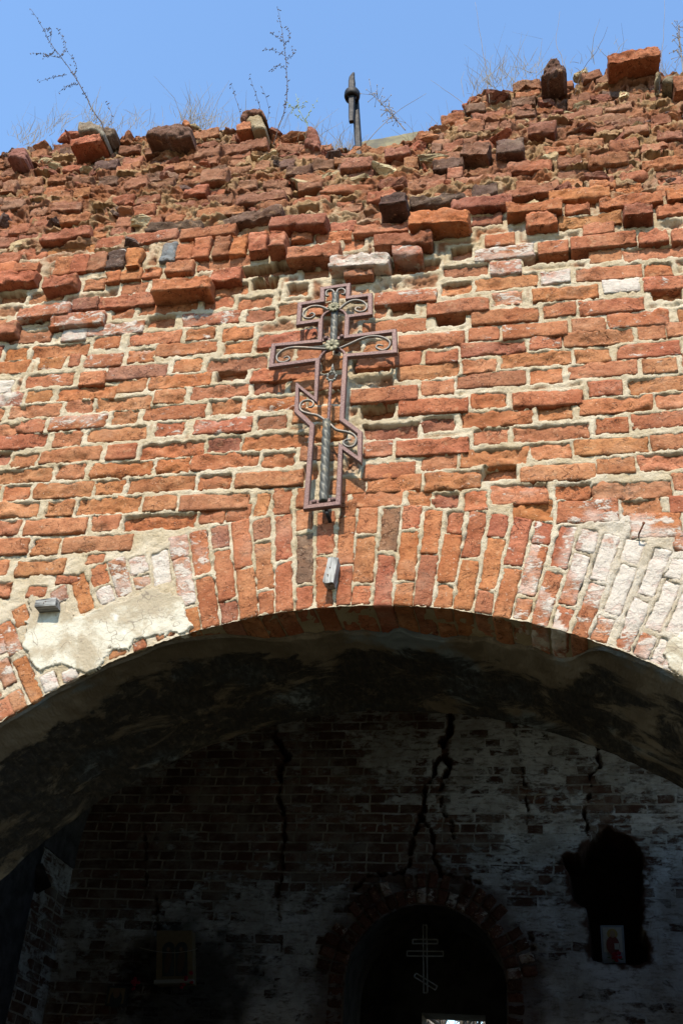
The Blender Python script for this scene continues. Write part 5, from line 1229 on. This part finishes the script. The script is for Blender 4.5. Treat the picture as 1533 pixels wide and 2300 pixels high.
# ------------------------------------------------------------------ inner room
YB = 6.35
RX0, RX1, RZ = -4.68, 2.3, 6.16
room = empty("inner_back_wall", (-.7, YB, 0), "cracked whitewashed brick wall inside with arched doorway and niche", "brick wall")
DCX, DCZ, DR = DOOR[1][0], DOOR[1][1], DOOR[0][1] - DOOR[1][1]
def back_wall():
    s = .0105
    xs = np.arange(-5.0, RX1 + .05, s)
    zs = np.concatenate([np.linspace(-.05, 1.9, 20), np.arange(2.0, RZ + .1, s)])
    X, Zz = np.meshgrid(xs, zs)
    Q = np.stack([X.ravel(), X.ravel() * 0 + YB, Zz.ravel()], 1)
    x, z = Q[:, 0], Q[:, 2]
    Y = YB + .012 * fbm(Q, (1.5, 1, 1.5), 4, 3) + .006 * fbm(Q, (12, 1, 12), 3, 4)
    n = fbm(Q, (6, 1, 6), 4, 14)
    x0_, z0_ = x, z
    nf = fbm(Q, (16, 1, 18), 3, 15)
    wob = fbm(Q, (22, 1, 26), 3, 19)
    torn = np.zeros(len(Q)); soot_dark = np.zeros(len(Q))
    for line, ws in CRACKS:
        for i in range(len(line) - 1):
            (xa, za), (xb, zb) = line[i], line[i + 1]
            L2 = (xb - xa) ** 2 + (zb - za) ** 2 + 1e-9
            t = np.clip(((x - xa) * (xb - xa) + (z - za) * (zb - za)) / L2, 0, 1)
            d = np.hypot(x - xa - t * (xb - xa), z - za - t * (zb - za)) + .022 * wob
            d = np.abs(d) if ws[i] < .03 else d
            w = (ws[i] * (1 - t) + ws[i + 1] * t) * .17 * (1 + .6 * n + 1.0 * nf)
            w = np.maximum(w, .0015)
            f = smooth(w + .004, w * .6, d)
            Y = np.maximum(Y, YB + .34 * f * np.clip(w / .03, .25, 1))
            torn = np.maximum(torn, smooth(w * 2.2 + .003, w * 1.2, d + .02 * nf * (ws[i] > .025)))
    ins, sd = in_poly(x, z, NICHE)
    sd = sd + .022 * fbm(Q, (9, 1, 10), 4, 8, .6)
    Y = Y + .55 * smooth(-.004, .016, sd)
    torn = np.maximum(torn, smooth(-.05, -.01, sd + .035 * nf))
    soot_dark = np.maximum(soot_dark, smooth(-.002, .02, sd) * .8)  # inside of the niche is coloured near black as well
    rr = np.where(z > DCZ, np.hypot(x - DCX, z - DCZ), np.abs(x - DCX))
    torn = np.maximum(torn, smooth(.42, .18, rr - DR + .10 * n) * .75)
    # candle soot round the left icon
    d1 = np.hypot((x + 3.45) / .75, (z - 3.45) / .55)
    soot_dark = np.maximum(soot_dark, smooth(1.15, .45, d1 + .35 * n) * .85)
    white = .50 + .16 * smooth(-1.4, -.9, x + .15 * n) + .22 * smooth(4.6, 3.9, z + .3 * n) * smooth(-4.6, -2.8, x) + .20 * fbm(Q, (1.6, 1, 2.2), 3, 66)
    white -= .20 * smooth(-1.2, -2.2, x) * smooth(3.9, 4.5, z) * smooth(5.6, 5.2, z)
    white += .12 * smooth(5.0, 5.6, z)
    C = np.stack([np.clip(torn, 0, 1), soot_dark, np.zeros(len(Q)), np.clip(white, 0, .95)], 1)
    idx = np.arange(len(Q)).reshape(X.shape)
    q = np.stack([idx[:-1, :-1], idx[:-1, 1:], idx[1:, 1:], idx[1:, :-1]], -1).reshape(-1, 4)
    V = np.stack([x, Y, z], 1)
    m = V[q].mean(1)
    hole = np.where(m[:, 2] > DCZ, np.hypot(m[:, 0] - DCX, m[:, 2] - DCZ) < DR, np.abs(m[:, 0] - DCX) < DR)
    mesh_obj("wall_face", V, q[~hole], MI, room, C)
    # brick ring of the doorway
    s2 = Soup()
    nn = 26
    for side in (0, 1):
        for i in range(nn):
            th = -math.pi / 2 + math.pi * (i + .5) / nn
            rm = DR + .075 + side * .13
            if side and (i * 7) % 5 == 0:
                continue
            V2, F2 = brick_geo(DCX + math.sin(th) * rm, DCZ + math.cos(th) * rm, .085, .125, YB - .012 - rng.uniform(0, .02), .2, -th, True, 5000 + i + side * 50, .022)
            s2.add(V2, F2, (*(np.array(PAL['R']) * rng.uniform(.3, .6)), .7 * rng.random() ** 2))
    for sx in (-1, 1):
        for i in range(30):
            V2, F2 = brick_geo(DCX + sx * (DR + .075), DCZ - .05 - i * .0885, .13, .075, YB - .01, .2, 0, True, 5200 + i, .025)
            s2.add(V2, F2, (*(np.array(PAL['R']) * rng.uniform(.3, .6)), .3 * rng.random()))
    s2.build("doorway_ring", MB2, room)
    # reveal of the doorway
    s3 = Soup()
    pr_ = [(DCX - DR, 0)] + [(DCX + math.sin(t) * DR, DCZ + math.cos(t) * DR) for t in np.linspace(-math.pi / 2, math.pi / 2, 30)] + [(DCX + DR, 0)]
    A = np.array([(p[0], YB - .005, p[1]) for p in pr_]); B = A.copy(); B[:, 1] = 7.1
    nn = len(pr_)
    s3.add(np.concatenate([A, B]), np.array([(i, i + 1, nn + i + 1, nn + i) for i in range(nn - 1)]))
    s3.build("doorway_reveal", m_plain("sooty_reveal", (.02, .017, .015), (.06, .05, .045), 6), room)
back_wall()

side = empty("inner_side_wall", (RX0, 3.5, 0), "whitewashed inner side wall with grey plaster on the left", "wall")
def side_wall():
    ys = np.arange(5.35, YB + .03, .03); zs = np.arange(0, RZ + .05, .03)
    Yg, Zg = np.meshgrid(ys, zs)
    Q = np.stack([Yg.ravel() * 0 + RX0, Yg.ravel(), Zg.ravel()], 1)
    X = RX0 + .01 * fbm(Q, (1, 5, 5), 3, 5) + .18 * smooth(4.5, 6.0, Q[:, 2])
    C = np.tile([0, 0, 0, .58], (len(Q), 1)); C[:, 3] += .2 * fbm(Q, (1, 4, 4), 3, 9)
    idx = np.arange(len(Q)).reshape(Yg.shape)
    q = np.stack([idx[:-1, :-1], idx[:-1, 1:], idx[1:, 1:], idx[1:, :-1]], -1).reshape(-1, 4)
    V = np.stack([X, Q[:, 1], Q[:, 2]], 1)
    low = V[q].mean(1)[:, 2] < 4.42
    mesh_obj("brick_strip", V, q[low], MI, side, C)
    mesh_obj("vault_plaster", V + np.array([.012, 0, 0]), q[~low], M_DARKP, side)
    Vb, Fb = box(RX0 - .3, RX0 + .14, THICK, 5.48, 0, RZ)
    T, Fc = box_template(4, 30, 40)
    Vb = np.stack([RX0 - .1 + T[:, 0] * .22, 3.1 + T[:, 1] * 2.38, RZ / 2 + T[:, 2] * RZ / 2], 1)
    Vb[:, 0] += .012 * fbm(Vb, (2, 2, 2), 3, 3)
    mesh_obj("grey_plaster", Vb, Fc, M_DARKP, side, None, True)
side_wall()
wedge = empty("plaster_corbel", on(WEDGE[1], YB - 1.0), "small pointed grey plaster corbel under the vault springing", "corbel")
wv = np.array([on(WEDGE[0], YB - .95), on(WEDGE[1], YB - .95), on(WEDGE[2], YB - .9)])
Vw = np.concatenate([wv, wv + np.array([-.25, .25, 0])])
bm = bmesh.new()
bv = [bm.verts.new(v) for v in Vw]
for f in ((0, 1, 2), (5, 4, 3), (0, 3, 4, 1), (1, 4, 5, 2), (2, 5, 3, 0)):
    bm.faces.new([bv[i] for i in f])
bmesh.ops.recalc_face_normals(bm, faces=bm.faces)
bmesh.ops.bevel(bm, geom=bm.edges[:], offset=.012, segments=2, affect='EDGES')
me = bpy.data.meshes.new("corbel_body"); bm.to_mesh(me); bm.free()
me.materials.append(M_DARKP)
ob = bpy.data.objects.new("corbel_body", me); COL.objects.link(ob); ob.parent = wedge
ob.matrix_parent_inverse = Matrix.Translation(wedge.location).inverted()

shell = empty("church_shell", (0, 4, 0), "dark plastered vault and far walls closing the ruined interior", "building")
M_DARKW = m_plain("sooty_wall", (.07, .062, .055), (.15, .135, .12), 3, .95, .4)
def shell_part(name, b, mat=None):
    mesh_obj(name, *box(*b), mat or M_DARKW, shell, None, False)
for b in ((THICK + .002, 2.6, 0, RZ), (2.6, 6.2, 0, 4.85), (2.6, 6.2, 6.1, RZ), (6.2, YB, 0, RZ)):   # unseen window opening, added and sized to light the room from the right
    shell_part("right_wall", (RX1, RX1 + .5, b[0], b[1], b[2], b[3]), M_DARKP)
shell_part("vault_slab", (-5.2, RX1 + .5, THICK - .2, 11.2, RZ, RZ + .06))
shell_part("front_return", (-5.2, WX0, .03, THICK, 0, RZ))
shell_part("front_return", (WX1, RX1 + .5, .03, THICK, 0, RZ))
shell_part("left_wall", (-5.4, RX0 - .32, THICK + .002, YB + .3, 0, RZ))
# second room: box with one opening in its far wall
ox0, ox1, oz1 = OPEN[1][0], OPEN[2][0], OPEN[1][1] + .035
YO = 10.5
shell_part("passage_wall", (-4.6, -4.3, 7.0, YO, 0, RZ))
shell_part("passage_wall", (1.6, 1.9, 7.0, YO, 0, RZ))
shell_part("passage_wall", (-4.7, DCX - DR - .02, 6.95, 7.1, 0, RZ))
shell_part("passage_wall", (DCX + DR + .02, 1.9, 6.95, 7.1, 0, RZ))
shell_part("passage_wall", (DCX - DR - .02, DCX + DR + .02, 6.95, 7.1, DCZ + DR, RZ))
shell_part("far_wall", (-4.6, ox0, YO, YO + .4, 0, RZ))
shell_part("far_wall", (ox1, 1.9, YO, YO + .4, 0, RZ))
shell_part("far_wall", (ox0, ox1, YO, YO + .4, oz1, RZ))
shell_part("far_wall", (ox0, ox1, YO, YO + .4, 0, 2.2))

# ------------------------------------------------------------------ devotional things inside
def quad_prism(q, y, th):
    q = np.array(q)
    A = np.array([(p[0], y, p[1]) for p in q]); B = A + np.array([0, th, 0])
    return np.concatenate([A, B]), [np.array([(0, 1, 2, 3), (7, 6, 5, 4), (0, 4, 5, 1), (1, 5, 6, 2), (2, 6, 7, 3), (3, 7, 4, 0)])]
def bil(q, u, v):
    q = np.array(q)
    return (q[0] * (1 - u) + q[1] * u) * (1 - v) + (q[3] * (1 - u) + q[2] * u) * v
def panel(parent, name, q, u0, v0, u1, v1, y, th, mat):
    s = Soup(); s.add(*quad_prism([bil(q, u0, v0), bil(q, u1, v0), bil(q, u1, v1), bil(q, u0, v1)], y, th))
    return s.build(name, mat, parent, False)
def disc(parent, name, c, rx, rz, y, mat, n=24, arch=None):
    a = np.arange(n) / n * 2 * math.pi
    A = np.stack([c[0] + np.cos(a) * rx, np.full(n, y), c[1] + np.sin(a) * rz], 1)
    if arch:
        A[:, 2] = np.where(np.sin(a) < 0, np.maximum(c[1] - arch, c[1] + np.sin(a) * arch * 1.6), A[:, 2])
    B = A + np.array([0, .004, 0])
    s = Soup(); s.add(np.concatenate([A, B]), [np.arange(n)[None], np.array([(i, n + i, n + (i + 1) % n, (i + 1) % n) for i in range(n)])])
    return s.build(name, mat, parent, False)
def paint(name, c):
    return m_plain(name, tuple(np.array(c) * .85), c, 30, .6, .1)
P_GOLD, P_TAN, P_DK, P_RED, P_BLUE, P_SKIN, P_WH = (paint("ochre_paint", (.26, .18, .06)), paint("tan_board", (.20, .145, .08)), paint("dark_paint", (.05, .055, .05)),
    paint("red_paint", (.13, .03, .025)), paint("grey_blue_paint", (.17, .18, .20)), paint("skin_paint", (.22, .14, .09)), paint("pale_paint", (.30, .285, .25)))
P_ROBE = paint("umber_robe", (.10, .06, .04))
P_FLOW, P_LEAF = paint("crimson_petals", (.30, .012, .03)), paint("dark_leaf", (.03, .07, .03))
yi = YB - .12
ic = empty("icon_panel", on(ICON1[3], yi), "tan icon board with two dark arched figures hung on the left", "icon")
panel(ic, "board", ICON1, 0, 0, 1, 1, yi, .10, P_TAN)
panel(ic, "ledge", ICON1, -.02, .93, 1.02, 1.0, yi - .03, .06, P_WH)
for u in (.34, .70):
    c = bil(ICON1, u, .36)
    disc(ic, "painted_arch", c, .056, .06, yi - .006, P_DK)
    panel(ic, "painted_niche", ICON1, u - .165, .36, u + .165, .86, yi - .0055, .004, P_DK)
    disc(ic, "painted_figure", bil(ICON1, u, .58), .030, .10, yi - .010, P_ROBE)
    disc(ic, "painted_head", bil(ICON1, u, .36), .014, .018, yi - .011, P_SKIN)
YN = YB + .05
ic2 = empty("small_icon", on(ICON2[3], YN), "pale paper icon of a haloed figure in red standing in the niche", "icon")
panel(ic2, "sheet", ICON2, 0, 0, 1, 1, YN, .012, P_BLUE)
panel(ic2, "painted_ground", ICON2, .1, .06, .9, .72, YN - .004, .003, P_WH)
disc(ic2, "halo", bil(ICON2, .5, .24), .042, .042, YN - .009, P_GOLD)
disc(ic2, "painted_robe", bil(ICON2, .5, .55), .052, .075, YN - .012, P_RED)
disc(ic2, "painted_face", bil(ICON2, .5, .25), .021, .028, YN - .015, P_SKIN)
panel(ic2, "painted_book", ICON2, .56, .5, .76, .66, YN - .020, .003, P_WH)
def flowers(c, y, sc, label):
    o = empty("paper_flowers", (c[0], y, c[1] - sc), label, "flowers", "red paper flowers by the icons")
    rs = np.random.default_rng(int(abs(c[0]) * 100))
    s, l = Soup(), Soup()
    for _ in range(7):
        cc = np.array([c[0] + rs.normal(0, sc * .5), y + rs.normal(0, sc * .3), c[1] + rs.normal(0, sc * .4)])
        for _ in range(7):
            d = rs.normal(size=3); d /= np.linalg.norm(d)
            s.add(*blob(cc + d * sc * .16, sc * .2, sc * .14, sc * .16, 4))
    for _ in range(5):
        V, Fc = blob((c[0] + rs.normal(0, sc * .7), y + .01, c[1] - sc * .4 + rs.normal(0, sc * .3)), sc * .25, sc * .06, sc * .1, 4)
        l.add(V, Fc)
    s.build("petals", P_FLOW, o)
    l.build("leaf_seed_bits", P_LEAF, o)
flowers(FLOW[0], yi - .04, .055, "small bunch of red flowers at the left corner of the tan icon board")
flowers(FLOW[1], yi - .04, .055, "small bunch of red flowers at the right corner of the tan icon board")
flowers(FLOW[2], YN - .05, .055, "small bunch of crimson flowers in front of the paper icon in the niche")
st = Soup(); st.add(*sweep(catmull([on(p, yi - .03) for p in STRING], 6), circ(.003, 5)))
tag(st.build("hanging_string", P_WH), "thin pale string sagging across the tan icon board", "string")
pc = empty("dark_picture", (PIC[0][0], YB - .05, PIC[1][1]), "small dark framed picture low on the sooty wall left of the icon board", "picture")
pq = [(PIC[0][0], PIC[0][1]), (PIC[1][0], PIC[0][1]), (PIC[1][0], PIC[1][1]), (PIC[0][0], PIC[1][1])]
panel(pc, "frame", pq, 0, 0, 1, 1, YB - .07, .05, P_DK)
panel(pc, "sheet", pq, .12, .1, .88, .9, YB - .075, .004, P_TAN)
disc(pc, "painted_head", bil(pq, .5, .38), .03, .04, YB - .081, P_SKIN)
disc(pc, "painted_robe", bil(pq, .5, .7), .055, .07, YB - .080, P_DK)
# thin metal outline cross in the doorway
YX = YB + .3
xc = empty("outline_cross", on(XI[1], YX), "thin pale metal outline cross standing in the dark inner doorway", "cross")
M_PALEM = m_plain("pale_painted_steel", (.26, .255, .245), (.36, .355, .345), 30, .5, .1)
def bar_outline(a, b, wdt, name):
    a, b = np.array(a), np.array(b)
    d = (b - a) / np.linalg.norm(b - a)
    nrm = np.array([-d[1], d[0]]) * wdt / 2
    lp = [a + nrm, b + nrm, b - nrm, a - nrm, a + nrm]
    s = Soup()
    for i in range(4):
        s.add(*sweep(np.array([on(lp[i], YX), on(lp[i + 1], YX)]), rrect(.011, .011, .002)))
    s.build(name, M_PALEM, xc, False)
bar_outline(XI[0], XI[1], .032, "upright")
bar_outline(XI[2], XI[3], .034, "top_bar")
bar_outline(XI[4], XI[5], .040, "main_bar")
bar_outline(XI[6], XI[7], .034, "slanted_foot_bar")
s_ = Soup(); s_.add(*sweep(np.array([on(XI[0], YX), (XI[0][0], YX, DOOR[0][1] + .01)]), circ(.012, 8)))
s_.build("support_pole", M_IRON, xc)

# ------------------------------------------------------------------ ground and the trees behind
s_ = Soup()
gx = np.concatenate([np.linspace(-600, -14, 12), np.linspace(-12, 12, 60), np.linspace(14, 600, 12)])
X, Yg = np.meshgrid(gx, gx)
Q = np.stack([X.ravel(), Yg.ravel(), X.ravel() * 0], 1)
Q[:, 2] = .03 * fbm(Q, (.5, .5, 1), 3, 2) * smooth(.4, 1.6, np.abs(Q[:, 1] - 5) - 4.6) - .01
idx = np.arange(len(Q)).reshape(X.shape)
q = np.stack([idx[:-1, :-1], idx[:-1, 1:], idx[1:, 1:], idx[1:, :-1]], -1).reshape(-1, 4)
tag(mesh_obj("ground", Q, q, M_GROUND), "bare trodden earth with dry grass around the ruin", "ground", kind="structure")
def bare_tree(x, y, h, sd, label):
    rs = np.random.default_rng(sd)
    o = empty("bare_tree", (x, y, 0), label, "tree", "bare trees beyond the ruin")
    tr, cr = Soup(), Soup()
    def grow(p, d, L, r, lev):
        n = 5
        pts = [np.array(p)]
        for i in range(n):
            d = d + rs.normal(0, .10, 3); d /= np.linalg.norm(d)
            pts.append(pts[-1] + d * L / n)
        (tr if lev == 0 else cr).add(*sweep(np.array(pts), circ(r, 6 if lev < 2 else 4), scale=np.linspace(1, .55, n + 1)))
        if lev < 4:
            for _ in range((7, 4, 4, 4)[lev]):
                i = rs.integers(1 if lev else 2, n + 1)
                dd = d + rs.normal(0, .65, 3) + np.array([0, 0, .25]); dd /= np.linalg.norm(dd)
                grow(pts[i], dd, L * rs.uniform(.45, .7), r * .5, lev + 1)
    grow((x, y, -.2), np.array([0, 0, 1.0]), h * .55, h * .012, 0)
    tr.build("trunk", M_BARK, o)
    cr.build("crown", M_BARK, o)
bare_tree(-2.75, 16, 8.2, 3, "bare tree seen through the far opening, leftmost trunk")
bare_tree(-1.95, 17, 8.6, 4, "bare tree seen through the far opening, rightmost trunk")
